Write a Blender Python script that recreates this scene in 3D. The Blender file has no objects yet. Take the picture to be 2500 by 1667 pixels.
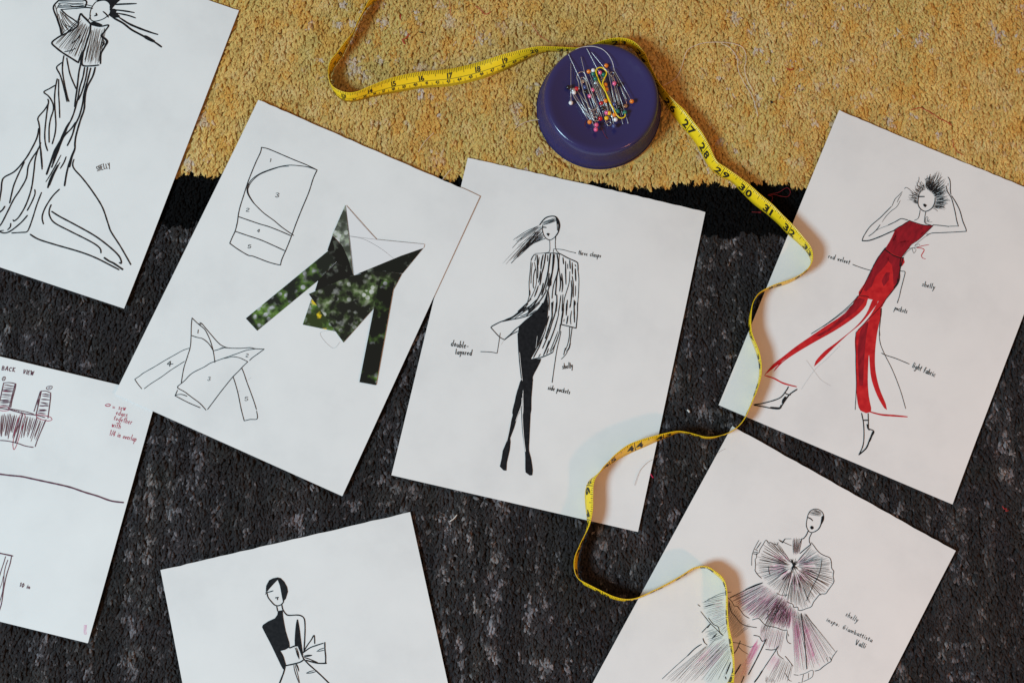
import bpy, bmesh, math, random
import numpy as np
from mathutils import Matrix, Vector
from mathutils.geometry import tessellate_polygon

random.seed(7)
SC = 0.001                       # all builder numbers are millimetres
scn = bpy.context.scene
COLL = scn.collection

CAM_H = 1293.339
CAM_R = [[0.9999521, -0.0015214, 0.0096693], [0.0, 0.9878469, 0.1554301], [-0.0097883, -0.1554226, 0.9877996]]
POSES = {'P2': [-183.26, 247.71, -23.963], 'P3': [48.89, 203.85, -12.924], 'P4': [367.1, 239.26, -23.326], 'P5': [237.84, -63.59, -29.628], 'P6': [-156.38, -126.41, 13.021], 'P1': [-403.92, 414.57, -18.557], 'P7': [-485.68, 79.1, -13.4]}
PUCK = (95.3, 426.0)
EDGE_YELLOW = ([-312.9, 365.5], [301.6, 355.6])
EDGE_BLACK = ([-310.9, 312.5], [299.8, 303.6])
INK = {}
INK['P1'] = """k- 119 -518,1065 -282,1147 -253,1080
k- 119 -517,1063 -538,985 -467,895 -405,817 -363,749
k- 89 -493,1002 -372,1045 -258,1087
k- 59 -507,1036 -452,1060 -374,1078 -282,1114
k- 40 -503,1054 -429,1082 -288,1132
k- 40 -502,1024 -424,1042 -353,1079 -269,1099
k- 40 -500,1009 -427,1050 -365,1055 -273,1093
k- 49 -502,982 -499,1016 -491,1036
k- 79 -461,988 -338,1040 -237,1083 -183,1092
k- 99 -461,987 -390,954 -318,934 -269,918
k- 59 -264,1109 -227,1111 -186,1115
k- 49 -251,1084 -210,1094 -179,1096
k- 49 -527,1007 -490,953 -444,880 -383,802 -359,766
k- 40 -466,972 -416,912 -344,837 -314,814
k- 40 -448,967 -393,909 -320,856 -284,846
k- 40 -435,961 -361,908 -269,863
k- 40 -469,938 -415,868 -352,802
k- 49 -408,948 -327,903 -261,882
k- 40 -444,902 -399,841 -353,779
k- 49 -395,886 -352,857 -297,853
k- 59 -421,899 -384,857 -327,821
k- 128 -262,926 -270,1008 -234,990 -143,944
k- 119 -269,1006 -196,975 -140,939
k- 138 -142,939 -121,869 -116,782 -109,708 -108,665
k- 119 -363,749 -310,803 -253,877 -262,926
k- 128 -363,749 -398,704 -423,651 -377,623 -291,592 -198,569 -115,548
k- 119 -115,548 -117,613 -112,675
H k 40 22 30 0.02 0.12 0.9 1.0|-257,982 -205,945 -145,926|-415,665 -344,618 -246,585 -121,562
H k 59 5 49 0.1 0.4 0.5 0.95|-262,953 -205,917 -147,904|-404,663 -295,602 -132,564
k- 79 -276,608 -224,637 -194,669
k- 79 -241,707 -209,762 -196,810
k- 119 -142,939 -48,950 23,986 9,913 -8,868
k- 158 -137,954 -93,955 -44,965
kF 0 -140,967 -117,978 -29,970 -128,937
k- 119 -8,868 70,835 65,767 57,699 87,605
k- 79 -1,854 60,829 58,743
k- 119 -108,665 -95,604 -69,538 -1,552 76,587
H k 40 14 30 0.02 0.1 0.88 1.0|-122,921 -56,943 14,967|-65,554 5,563 76,598
H k 59 4 40 0.2 0.5 0.6 0.98|-119,913 -53,936 -5,947|-65,554 2,571 74,604
k- 59 11,837 44,820 39,791 45,749
k- 89 22,807 50,806 42,770
k- 69 -177,1161 -190,1110 -189,1055 -167,996 -139,978 -100,988 -50,1025 -19,1068 -7,1105 -23,1161 -52,1195 -94,1207 -140,1189 -177,1161
k- 99 -73,1096 -41,1083 -8,1061
k- 109 -135,1031 -118,1048
k- 119 -130,1058 -119,1040
k- 49 -172,1022 -176,966 -175,955
kF 0 -191,1182 -157,1178 -119,1202 -84,1210 -39,1189 -31,1153 -6,1144 13,1206 43,1266 -197,1185
k- 158 -14,1136 -16,1185 -6,1227 32,1267
k~ 138 -32,1183 79,1227 200,1273
kF 0 -27,1143 -6,1117 -7,1078 35,1065 90,1089 93,1106 43,1128 47,1157 11,1156
k~ 128 10,1144 103,1165 213,1182
k~ 119 35,1120 156,1136 244,1135
k~ 158 76,1095 195,1063 305,1051 423,1047 502,1049
k- 148 44,1068 148,1048 245,1014 359,993 428,978
k- 257 392,990 449,979 483,974
k- 128 449,979 507,966 574,945
k~ 99 -158,1181 -178,1191 -191,1196
k~ 99 -114,1204 -125,1218
k~ 99 -75,1213 -68,1237
k- 99 -269,567 -250,486 -220,409 -156,300 -92,202 -61,164
k- 99 -235,556 -203,502 -151,421 -93,354 -41,301
k- 99 -257,505 -281,470 -291,434 -236,382 -182,313 -122,225 -78,158
k- 119 -112,620 -89,540 -75,458 -35,308 -9,198 9,134
k- 99 -246,335 -229,243 -195,135 -136,4 -94,-90 -70,-178 -60,-271
k- 89 -231,334 -181,205 -138,111 -86,-11
k- 99 -240,272 -276,227 -318,175 -268,154 -225,125 -188,84 -169,36 -163,-48 -143,-138 -93,-266
k- 99 -257,120 -239,93 -247,20 -278,-76 -253,-122 -223,-176 -190,-261 -159,-326 -120,-398 -67,-509
k- 99 -239,93 -221,8 -187,-121 -156,-218 -120,-291 -77,-347
k- 109 -42,523 -23,432 -14,326 8,215 19,121 24,26 14,-85 -1,-219 -16,-331 -9,-455
k- 109 -16,532 8,420 20,294 17,207
k- 119 15,534 30,417 46,281 69,181 82,67 78,-32 87,-136 80,-240
k- 128 53,555 62,471 51,348 66,256 101,138 106,32 120,-114 138,-194 158,-251 160,-325 174,-427
k- 109 16,-90 14,-193 9,-312 14,-447
k- 111 -233,-172 -217,-268 -227,-394 -246,-497 -294,-629 -364,-713 -369,-765 -347,-839 -324,-941
k- 102 -166,-297 -165,-363 -185,-451 -193,-544 -168,-657 -183,-783 -204,-881 -214,-1004 -225,-1128 -238,-1168
k- 102 -242,-520 -251,-635 -253,-756 -240,-853 -227,-928
k- 102 -168,-354 -156,-461 -123,-582 -86,-740 -78,-898 -97,-1025 -126,-1077 -137,-1070
k- 93 -165,-312 -120,-408 -60,-530
k- 148 18,-26 5,-122 0,-338 -8,-421 -3,-561
k- 111 71,-8 56,-74 17,-179 17,-332 17,-484
k~ 83 57,-344 45,-454 33,-549 17,-635
k~ 102 74,-414 60,-530 56,-622 59,-682
k~ 83 73,-424 62,-549 64,-655
k- 102 53,-678 46,-585 63,-448
k~ 102 108,-342 109,-402 97,-472
k- 130 157,-244 156,-356 167,-474 195,-610
k- 102 187,-347 192,-394 226,-434 327,-490 459,-577 602,-690 712,-823 765,-885 891,-982 992,-1067 1050,-1117
k- 102 162,-659 127,-739 104,-847 102,-928 115,-974 143,-1014
k- 102 144,-822 146,-873 170,-925 237,-972 396,-999 552,-1021 668,-1042 727,-1067 748,-1101
k- 111 173,-879 259,-900 427,-928 618,-964 752,-1004 879,-1055 939,-1095 964,-1136 944,-1134
k- 111 64,-1146 155,-1165 322,-1163 554,-1154 714,-1160 869,-1182 963,-1197
k- 130 794,-1135 847,-1150 899,-1157 996,-1184
k- 93 -53,-735 -36,-774 -36,-854 -46,-943
k- 93 16,-741 18,-866 28,-993 32,-1091 24,-1134 -17,-1153 -102,-1188
k- 102 -28,-987 -54,-1060 -94,-1134 -132,-1187 -172,-1212 -211,-1213 -224,-1228
k- 93 -146,-1107 -137,-1138 -150,-1171
k- 120 -258,-974 -266,-1012 -287,-1044
k- 83 -214,-1204 -185,-1190
T k 56 SHELLY 250 433,-386 542,-307"""
INK['P2'] = """k- 65 -921,1117 -850,1130 -680,1132 -581,1133 -465,1136 -351,1131
k- 65 -920,1115 -908,1072 -906,962 -896,810 -886,723 -872,628 -855,517 -837,443 -816,380 -798,296 -796,225 -793,167
k- 65 -351,1131 -350,1044 -331,906 -322,736 -313,603 -301,473 -292,350 -287,226 -275,172
k- 65 -793,167 -705,148 -591,134 -542,144 -403,151 -319,162 -275,172
k- 57 -351,1131 -441,1123 -568,1085 -648,1045 -739,972 -823,884 -867,805 -878,735 -860,679 -820,642 -764,608 -696,579 -621,553 -511,529 -418,502 -284,475
k- 49 -609,1056 -673,1022 -748,954 -820,876 -856,801 -867,722 -842,669 -791,628 -740,596
k- 49 -886,751 -867,740 -860,688 -828,648
k- 65 -823,429 -718,437 -615,446 -530,457 -407,462 -309,462
k- 65 -796,290 -679,300 -551,312 -435,313 -301,311
T k 57 1 146 -795,1023 -770,1028
T k 57 3 195 -603,737 -546,754
T k 57 2 162 -789,504 -745,517
T k 57 4 146 -609,367 -577,375
T k 57 5 162 -625,194 -581,207
k- 52 -806,-606 -780,-675 -739,-765 -703,-856 -687,-956 -670,-1063 -633,-1189
k- 52 -806,-606 -737,-631 -658,-653 -616,-681 -566,-724 -514,-780 -474,-833 -435,-893
k- 52 -722,-617 -704,-616 -649,-642 -566,-681 -502,-710 -450,-726 -401,-726 -362,-716 -273,-678 -199,-639 -147,-627 -76,-599
k- 45 -727,-629 -702,-630 -715,-616
k- 52 -741,-755 -689,-751 -637,-741 -581,-752 -535,-774 -497,-801
k- 52 -491,-799 -457,-772 -429,-742 -368,-718
k- 39 -488,-797 -447,-763 -412,-733
k- 52 -76,-599 -110,-661 -141,-715 -153,-748
k- 52 -147,-627 -218,-673 -287,-739 -351,-800 -414,-860 -472,-918 -505,-969 -568,-1046 -595,-1094 -612,-1148 -631,-1192
k- 45 -391,-836 -342,-803 -310,-780 -247,-763 -163,-765
k- 52 -163,-765 -184,-819 -201,-873 -226,-941 -246,-1017 -272,-1128 -291,-1221 -309,-1309
k- 52 -631,-1192 -647,-1239 -569,-1249 -489,-1267 -394,-1288 -320,-1320
k- 52 -636,-1261 -633,-1313
k- 52 -636,-1314 -601,-1287 -570,-1278 -533,-1276
k- 52 -635,-1316 -556,-1321 -483,-1324 -377,-1322
k- 45 -705,-868 -749,-909 -801,-979 -861,-1062 -923,-1154 -991,-1249 -1003,-1275 -1036,-1329
k- 45 -1036,-1329 -992,-1356 -939,-1382
k- 45 -918,-1371 -884,-1307 -827,-1218 -774,-1123 -721,-1040 -694,-997
k- 52 -229,-942 -179,-994 -113,-1072 -34,-1178 41,-1268
k- 52 41,-1268 85,-1234 140,-1203 105,-1141
k- 52 -190,-839 -150,-875 -93,-935 -13,-1013 55,-1082 98,-1130
k- 58 -705,-682 -695,-713
k- 58 -810,-1048 -825,-1084 -779,-1060
k- 58 -810,-1048 -797,-1093
g- 26 -679,-942 -686,-988
g- 26 -75,-884 -90,-919
g- 26 -117,-1034 -123,-1058
T k 45 2 148 -204,-730 -167,-720
T k 45 3 168 -428,-1070 -390,-1059
T k 45 5 168 -39,-1101 7,-1086
g- 34 480,-152 330,-256 491,-335 529,-256"""
INK['P3'] = """k- 89 -343,1044 -322,1095 -296,1128 -256,1149 -218,1153 -186,1130 -164,1092 -158,1053 -160,1012 -172,977
k- 57 -315,1050 -311,1011 -289,963 -259,933 -225,923 -196,941 -172,977
kF 0 -218,1153 -187,1133 -160,1086 -158,1053 -161,999 -175,1082 -203,1116
k- 51 -200,1120 -185,1080 -171,1030
k- 89 -313,1029 -280,1033
k- 51 -347,1019 -313,1027
kF 0 -264,975 -252,986 -230,980 -238,968 -238,956 -250,962
k- 38 -221,922 -209,875 -200,817 -235,795 -326,767
k- 44 -177,975 -159,886 -141,844 -111,821 -94,817
k- 51 -175,976 -168,938
H k 32 11 19 0 0.05 0.9 1|-222,1142 -206,1132 -199,1114|-335,1066 -325,1054 -313,1044
H k 38 22 25 0 0.1 0.5 1|-344,1050 -320,1029 -272,933|-552,849 -486,732 -380,836
H k 32 16 32 0 0.2 0.7 1|-347,1036 -329,1013 -307,972|-628,573 -567,574 -421,786
k- 44 -306,1026 -366,945 -409,849 -452,753 -521,631
k~ 38 -364,1025 -458,951 -552,849
k~ 38 -355,1014 -471,894 -544,771
k~ 51 -304,986 -381,842 -478,694
k- 51 -265,929 -338,878 -381,842 -421,786
H a 51 8 19 0 0.3 0.4 0.9|-326,1028 -308,1005 -275,946|-435,849 -405,830 -360,860
k- 76 -94,817 -21,795 67,776 84,757 99,697
k- 51 99,697 124,621 148,495 161,406 177,324
k- 82 -148,811 -91,817
k- 63 -241,791 -148,813
k- 70 -330,758 -343,728 -348,694
k- 51 -330,758 -314,758 -311,725 -314,698
k- 51 -346,684 -334,601 -319,486 -292,374 -293,308
k- 44 -314,685 -271,583 -252,482 -261,394 -279,331
k- 63 -293,624 -292,558 -275,463 -266,446
k- 51 -331,675 -320,585 -301,484
k~ 63 -296,419 -284,369
k- 51 -103,813 -92,736 -65,643 -30,572
k~ 95 -302,761 -285,685 -262,598 -252,541
k~ 107 -250,776 -249,700 -240,630
k~ 89 -241,623 -235,565 -235,506
k- 95 -229,784 -221,674 -224,600 -220,542 -218,490
k~ 57 -282,745 -273,662
k- 107 -186,794 -177,697 -170,619 -170,534 -174,467 -179,400
k~ 70 -209,782 -195,719
k- 95 -158,800 -141,692 -133,628 -137,561 -142,494
k- 82 -148,796 -137,719 -130,628 -127,543 -130,484 -134,430
k- 95 -123,802 -98,735 -84,672 -81,600 -68,511 -56,428
k- 70 -92,736 -84,639 -92,532 -90,466 -80,390
k~ 89 -66,792 -45,727
k~ 89 -34,763 -13,669 18,544
k~ 95 1,781 25,697
k~ 89 28,764 56,651
k~ 76 56,751 72,731
k~ 101 68,714 100,596
k~ 63 -10,742 2,692
k~ 89 -65,643 -35,551 -26,468
k~ 101 -45,641 -12,537 -3,467
k~ 89 55,638 80,571 109,440
k- 51 26,674 42,569 37,476 33,403 48,295
k~ 89 55,598 80,512 95,417 102,340
k~ 57 106,557 118,501 125,457
k~ 82 134,413 142,375
k~ 89 122,423 146,317
k~ 89 -135,463 -104,371 -82,272
k~ 82 -65,367 -52,279
k- 89 -44,431 -27,356 -17,280
k~ 70 -7,440 4,331
k~ 70 10,450 35,292
k~ 89 61,409 78,302
k~ 95 -229,480 -235,420 -242,366
k- 76 -146,454 -172,369 -199,317 -249,253 -267,222
k- 89 -190,509 -192,430 -215,333 -241,274 -271,238
k~ 63 -157,504 -156,445
k~ 89 -156,616 -151,538 -155,497
k~ 76 -124,557 -117,500
k- 76 -268,340 -306,279 -359,201
k- 63 -251,292 -282,232
k- 70 -218,345 -256,284 -316,211
k- 82 -160,404 -184,340 -217,286 -243,228
k- 38 -163,816 -166,850 -144,853 -81,861 -22,858 39,858
k- 70 33,858 41,857
T k 63 three~clasps 209 67,849 283,866
kF 0 -138,449 -117,368 -91,260 -181,239 -156,300 -142,382
kF 0 -159,328 -111,339 -92,241 -82,149 -88,59 -106,-39 -132,-133 -152,-205 -54,-182 -55,-209 -72,-280 -92,-362 -79,-429 -61,-558 -37,-699 -103,-714 -135,-575 -177,-418 -197,-389 -238,-265 -277,-139 -312,-12 -320,67 -283,123 -237,187 -178,249
k- 58 -315,0 -277,-139 -238,-265 -191,-401
kF 0 -189,-408 -200,-490 -203,-611 -200,-737 -141,-723 -140,-610 -155,-513
k- 78 -564,11 -491,72 -403,126 -319,223 -287,291
k- 58 -571,-1 -511,-45 -464,-74 -422,-85
k- 65 -571,-1 -553,20
k- 78 -491,72 -401,113 -310,154 -239,197 -190,246 -162,300
k- 78 -422,-85 -382,-28 -343,35 -317,68
k- 65 -412,-72 -364,-18 -319,20
k- 58 -317,68 -272,135 -215,206 -173,257
k- 65 -468,87 -394,145 -333,227 -295,296
k- 65 -451,101 -372,163 -312,252
k~ 78 -416,123 -350,182 -293,256
k~ 91 -296,242 -246,287
k~ 65 -377,128 -324,188 -271,248
k~ 78 -331,159 -273,200 -208,296
k- 65 -275,179 -225,251 -181,323
k~ 52 -247,199 -198,251
k- 52 -111,339 -89,242 -75,76 -100,-38 -149,-204
k~ 91 -72,225 -76,123
k- 104 -73,348 -44,232 -45,164 -58,12
k- 84 -31,357 -22,271 -29,181
k~ 84 12,265 7,142 -7,24 -25,-75 -41,-152
k- 78 -29,181 -40,50 -63,-83
k- 52 35,372 45,239 55,105 42,-19 37,-101
k~ 71 2,358 8,257
k~ 84 -22,0 -30,-83 -42,-146
k~ 65 57,93 42,-19 15,-106
k~ 58 42,103 20,-37 7,-101
k~ 91 -79,48 -94,-64 -115,-149
k~ 78 -87,-35 -108,-121 -125,-192
k~ 78 -104,-106 -126,-185
k~ 65 -70,-139 -82,-175
k~ 71 -9,-71 -15,-133
k- 78 -132,-204 -69,-176 -16,-143 34,-102
k~ 65 47,321 54,227
k~ 97 61,378 83,261
k~ 91 99,387 99,339
k~ 58 71,228 74,198
k~ 97 99,265 104,184
k~ 65 121,317 127,244 143,190
k~ 97 128,394 151,297 172,214
k~ 58 140,396 145,377
k- 71 159,401 179,303 197,172
k- 71 198,167 127,169 54,170
k- 58 57,170 51,240
k- 52 47,171 54,109 67,105 69,28 69,-80 82,-258 92,-373
k- 65 89,-361 92,-373
k- 52 137,162 153,74 153,-7 140,-70
k- 58 160,164 171,38 177,-1 159,-66
k- 91 174,18 174,-29 161,-59
k- 58 140,-37 140,-101
k- 45 166,-65 154,-101 127,-144
k- 39 -474,-33 -467,-122 -460,-223
k- 45 -461,-222 -523,-226 -611,-242
w- 26 -135,15 -123,-97
w- 32 -260,-169 -224,-282 -177,-418
w- 39 -148,-532 -120,-639 -106,-714
w~ 32 -145,-571 -137,-636 -142,-717
g- 32 -427,-93 -443,-137
T k 71 double- 273 -891,-250 -724,-242
T k 78 layered 247 -832,-314 -678,-295
T k 71 shelly 260 157,-231 253,-196
T k 71 side~pockets 221 66,-446 277,-441
kF 0 -184,-406 -198,-476 -205,-574 -194,-749 -197,-868 -194,-992 -210,-1083 -204,-1155 -204,-1228 -163,-1255 -137,-1251 -149,-1179 -149,-1062 -158,-991 -169,-957 -155,-858 -147,-701 -136,-618
kF 0 -180,-398 -94,-364 -75,-500 -35,-713 3,-925 23,-1030 55,-1089 96,-1196 101,-1240 79,-1247 36,-1228 -7,-1059 -76,-869 -129,-675 -139,-574
w- 43 -199,-780 -194,-882 -193,-988
w- 36 -133,-632 -145,-708 -155,-792
w- 50 -146,-576 -130,-631 -88,-799 -46,-936 -7,-1044
w- 29 -151,-503 -137,-574"""
INK['P4'] = """rF 0 -149,792 -79,790 2,808 70,838 41,756 -4,659 -52,586 -72,506 -93,431 -154,425 -263,449 -249,527 -242,608 -241,654 -202,717
eF 0 -148,790 -78,787 3,806 66,831 35,754 -10,656 -57,584 -77,503 -98,436 -156,430 -259,454 -243,529 -237,610 -236,657 -201,714
eF 0 -228,653 -178,721 -140,770 -98,742 -163,681 -176,617 -200,548 -234,553
eF 0 -72,773 10,789 46,792 13,712 -47,706
eF 0 -218,495 -157,566 -83,618 -83,520 -113,449 -203,455
rF 0 -261,443 -192,427 -99,429 -72,434 -58,355 -305,249 -295,318 -285,375
eF 0 -264,435 -188,416 -102,421 -71,356 -128,325 -201,352 -238,284 -291,261 -284,355
k- 59 -149,792 -184,735 -218,694 -250,644
k- 53 -148,790 -56,796 8,809 71,835
k- 41 72,832 37,748 -7,651 -51,583 -64,535 -93,431
k- 77 -261,443 -218,429 -164,420 -104,425 -72,434
k- 59 -265,455 -280,396 -293,332 -306,250
k- 65 -97,416 -78,348
k- 41 -75,433 -70,396 -64,354
k- 53 -487,437 -489,482 -467,589 -411,705 -385,769 -353,849
k- 82 -486,434 -425,464 -347,537 -267,624 -239,649
k- 35 -349,857 -346,931 -333,963 -309,1023
k- 35 -300,1059 -294,1075 -269,1076 -232,1062 -211,1055
k- 47 -446,500 -422,537 -399,592 -388,643
k~ 35 -380,673 -364,745 -338,809 -307,862 -299,905 -296,939
k~ 29 -317,904 -316,950 -306,1007
k- 59 -316,671 -268,725 -230,774 -202,783 -166,788
k- 24 -409,569 -366,620 -315,668
k- 53 69,839 127,859 212,884
k- 41 211,886 286,921
k- 53 49,717 84,759 179,806 295,863 377,905
k- 65 377,905 367,924 312,985 250,1070 182,1133 131,1170
k- 59 292,921 254,973 220,1031 176,1097 139,1147 103,1177 76,1199 50,1241
k- 59 37,1327 59,1311 80,1274 99,1222 121,1179
k- 24 38,729 57,747
k- 29 58,1271 65,1247
k- 65 -155,1059 -144,1005 -124,961 -90,936 -50,930 -20,950 3,989 8,1044 -5,1091
k- 41 -155,1059 -147,1103 -119,1131
k- 88 -157,1038 -103,1062
kF 0 -88,989 -73,999 -49,993 -58,968 -76,975
k- 41 -93,925 -84,886 -82,841 -106,811
k- 47 -37,929 -29,883 -13,832 15,824 47,830
k- 29 -5,835 -17,876 -11,894 2,884 4,852 22,873
k- 24 0,831 20,862 20,846 51,862
H k 53 30 53 0 0.15 0.5 1.05|-115,1136 -66,1124 -18,1105|-126,1283 12,1284 85,1157
H k 35 30 59 0 0.3 0.6 1.1|-120,1134 -61,1126 -11,1095|-153,1219 -47,1324 87,1184
H k 71 14 47 0 0.1 0.2 0.5|-103,1138 -59,1121 -9,1096|-103,1254 8,1262 82,1149
H k 41 22 47 0 0.1 0.6 1.0|-9,1096 6,1057 6,991|78,1160 123,1107 116,1025
H k 41 17 47 0 0.1 0.6 1.0|-152,1034 -154,1073 -125,1129|-253,1017 -218,1092 -156,1211
H k 41 12 41 0 0.1 0.6 1.0|-153,1027 -144,998 -131,971|-234,1018 -211,989 -174,959
H k 29 26 141 0 0.2 0.8 1.1|-120,1134 -61,1126 -7,1091|-167,1239 -22,1342 103,1177
H k 29 18 118 0 0.2 0.8 1.1|-7,1091 9,1058 6,991|97,1175 133,1112 114,1011
H k 29 14 106 0 0.2 0.8 1.1|-136,982 -152,1034 -129,1123|-220,946 -243,1041 -209,1201
k- 35 -139,1132 -176,1130 -204,1137 -205,1190 -215,1218
k- 35 -134,1154 -173,1157 -179,1188
k- 35 -150,1213 -149,1227 -116,1255
k- 29 3,989 34,990 63,979
r~ 59 -13,567 21,591 60,621 103,649
r~ 71 3,574 54,589 78,583 75,549 72,522 92,505 122,508
k- 35 -64,535 -28,557 21,591
k- 24 -35,557 -13,524 0,514 8,553 -14,560
k- 24 45,712 4,636 -19,581 12,617 22,605
k- 24 -37,547 -67,494 -79,444
rF 0 -260,444 -206,427 -128,419 -75,436 -71,369 -61,302 -42,258 -35,190 -58,103 -82,2 -88,-46 -152,-41 -331,-63 -322,60 -312,180 -306,261 -296,350
eF 0 -258,441 -204,422 -192,356 -211,276 -249,162 -249,65 -280,0 -306,2 -308,105 -305,210 -288,347
eF 0 -169,411 -102,417 -74,426 -61,302 -45,257 -42,193 -66,157 -114,266 -154,340
eF 0 -181,147 -173,241 -140,255 -126,183 -147,109
k- 76 -260,444 -206,427 -159,419 -99,425 -75,436
k- 53 -258,464 -280,389 -295,331 -305,242 -312,148 -317,30 -326,-52
k- 41 -95,414 -61,302 -49,203
k- 58 -74,426 -70,356 -57,291 -40,246 -35,190 -54,111 -84,8
k- 70 -47,230 -42,193 -57,135
k- 47 -330,-65 -287,-49 -240,-40
k- 47 -487,188 -453,188 -373,193 -296,204
k- 47 -63,304 -37,312 -12,314 0,231 10,145 20,78 25,13
k- 58 22,41 25,13
k- 35 -329,-66 -341,-135 -363,-190 -409,-281 -463,-368 -525,-465
k- 41 -84,8 -100,-64 -140,-171 -188,-288 -230,-405
k- 41 -92,-92 -74,-149 -67,-191
k- 23 -67,-191 -48,-266 -13,-339
T k 64 red~velvet 222 -720,157 -510,178
T k 64 shelly 245 177,253 303,271
T k 64 pockets 222 21,-57 145,-45
rF 0 -336,-71 -241,-47 -234,-122 -264,-214 -328,-331 -425,-474 -541,-624 -662,-788 -749,-926 -794,-1045 -790,-999 -725,-849 -752,-916 -830,-1049 -859,-1101 -825,-981 -767,-878 -691,-740 -597,-593 -502,-445 -412,-311 -358,-198
rF 0 -195,-38 -146,-39 -163,-137 -218,-306 -287,-437 -369,-617 -414,-726 -470,-848 -474,-796 -433,-678 -354,-544 -253,-355 -204,-199
rF 0 -138,-30 -90,-15 -90,-71 -141,-195 -235,-403 -207,-335 -163,-193
rF 0 -98,-92 -74,-155 -51,-301 -28,-403 7,-522 62,-654 153,-792 263,-910 291,-955 262,-949 160,-866 63,-753 9,-655 -45,-544 30,-767 94,-906 163,-1030 72,-1058 -8,-949 -124,-668 -226,-411 -163,-249
eF 0 -196,-364 -160,-259 -130,-392 -57,-639 7,-833 -21,-845 -145,-565
eF 0 -350,-161 -316,-79 -262,-78 -305,-221 -358,-311 -436,-445 -522,-561 -559,-577 -447,-417
r~ 142 149,-1034 260,-1016 375,-977 489,-939
r~ 122 -858,-1103 -769,-1095 -668,-1102 -545,-1084
k- 41 -226,-411 -127,-669 -49,-857 22,-1069
k- 51 -336,-71 -357,-142 -410,-260 -507,-431 -604,-574
k- 41 -97,-97 -64,-195 -30,-315 16,-407 90,-486 206,-592 337,-735 444,-876
k- 51 57,-484 101,-487 196,-479 328,-478
g- 30 -556,-821 -463,-880 -364,-937 -261,-953
g- 30 -321,-574 -388,-737 -453,-876 -500,-1090
k- 81 -846,-1393 -768,-1343 -655,-1245 -624,-1160 -618,-1115
k- 81 -844,-1396 -765,-1377 -705,-1365
k- 162 -696,-1359 -621,-1332 -615,-1305
k- 91 -617,-1327 -607,-1285 -583,-1181 -537,-1106
kF 0 -615,-1209 -595,-1211 -601,-1260 -618,-1284 -626,-1249
k- 81 -629,-1179 -603,-1184 -574,-1177
k- 71 87,-1076 135,-1152 183,-1263 206,-1351 202,-1438
k- 71 144,-1055 184,-1153
k- 91 126,-1130 170,-1111
kF 0 164,-1152 186,-1146 199,-1179 223,-1185 205,-1196 185,-1185
k- 71 201,-1184 250,-1185 253,-1221
k- 142 246,-1197 246,-1246 245,-1285
k- 102 243,-1280 241,-1358 202,-1439
T k 71 light~fabric 254 363,-496 592,-497"""
INK['P6'] = """kF 0 -140,1226 -113,1213 -88,1175 -72,1122 -74,1080 -105,1025 -135,1002 -135,1058 -133,1149 -142,1205 -187,1175 -229,1145 -257,1122 -266,1128 -252,1177 -217,1218 -182,1227
k- 77 -268,1118 -245,1116 -204,1118
k- 32 -256,1125 -275,1102
k- 77 -259,1113 -257,1073 -236,1029 -211,991 -181,979 -150,986 -129,1004
k- 97 -192,1053 -169,1051
k- 97 -176,1051 -179,1034
k- 77 -198,978 -198,935
k- 84 -151,978 -150,937 -132,894 -110,876 -34,861 2,843 19,813 11,744 -17,627 -40,548
kF 0 -196,935 -152,933 -160,881 -163,745 -157,601 -245,588 -233,535 -223,455 -230,440 -252,426 -277,513 -313,657 -361,830 -349,847 -296,867 -234,879 -206,905
kF 0 -45,825 -37,820 -39,736 -47,640 -53,544 -55,506 -68,522 -81,590 -111,600 -87,708 -60,793
k- 97 -158,595 -108,602 -76,595
k- 84 -81,590 -68,522 -57,468
k- 97 -227,453 -152,451 -93,454 -57,468
k- 97 -251,591 -233,535 -226,456
k- 103 -231,447 -255,398 -284,353 -317,303
k- 84 -56,471 -22,415 34,340 79,275 124,207
k- 77 -50,531 0,584 41,620 75,654 65,582
k- 84 -51,528 14,555 75,563 138,568
k- 90 154,571 143,512 136,449 123,390
k- 90 -39,457 25,423 68,405 130,391
k~ 65 -54,499 -18,497 23,488
k~ 65 -52,492 -14,487 19,486
k~ 65 -47,482 -1,455 57,415
k~ 52 -53,486 -12,464 27,429
k~ 58 66,509 99,522 139,525
k~ 52 76,508 109,507 138,506
k~ 58 -114,588 -105,550 -97,480
k~ 58 -101,588 -94,541 -96,487
k~ 58 -109,580 -105,518 -98,490
k~ 71 -136,448 -126,419 -121,376
k~ 58 -127,445 -121,412 -120,386
k~ 52 -155,445 -155,375 -140,276
k~ 45 -144,443 -137,364 -135,275
k~ 58 -62,348 -28,355 11,354
k~ 58 -59,346 -18,340 28,342"""
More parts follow.
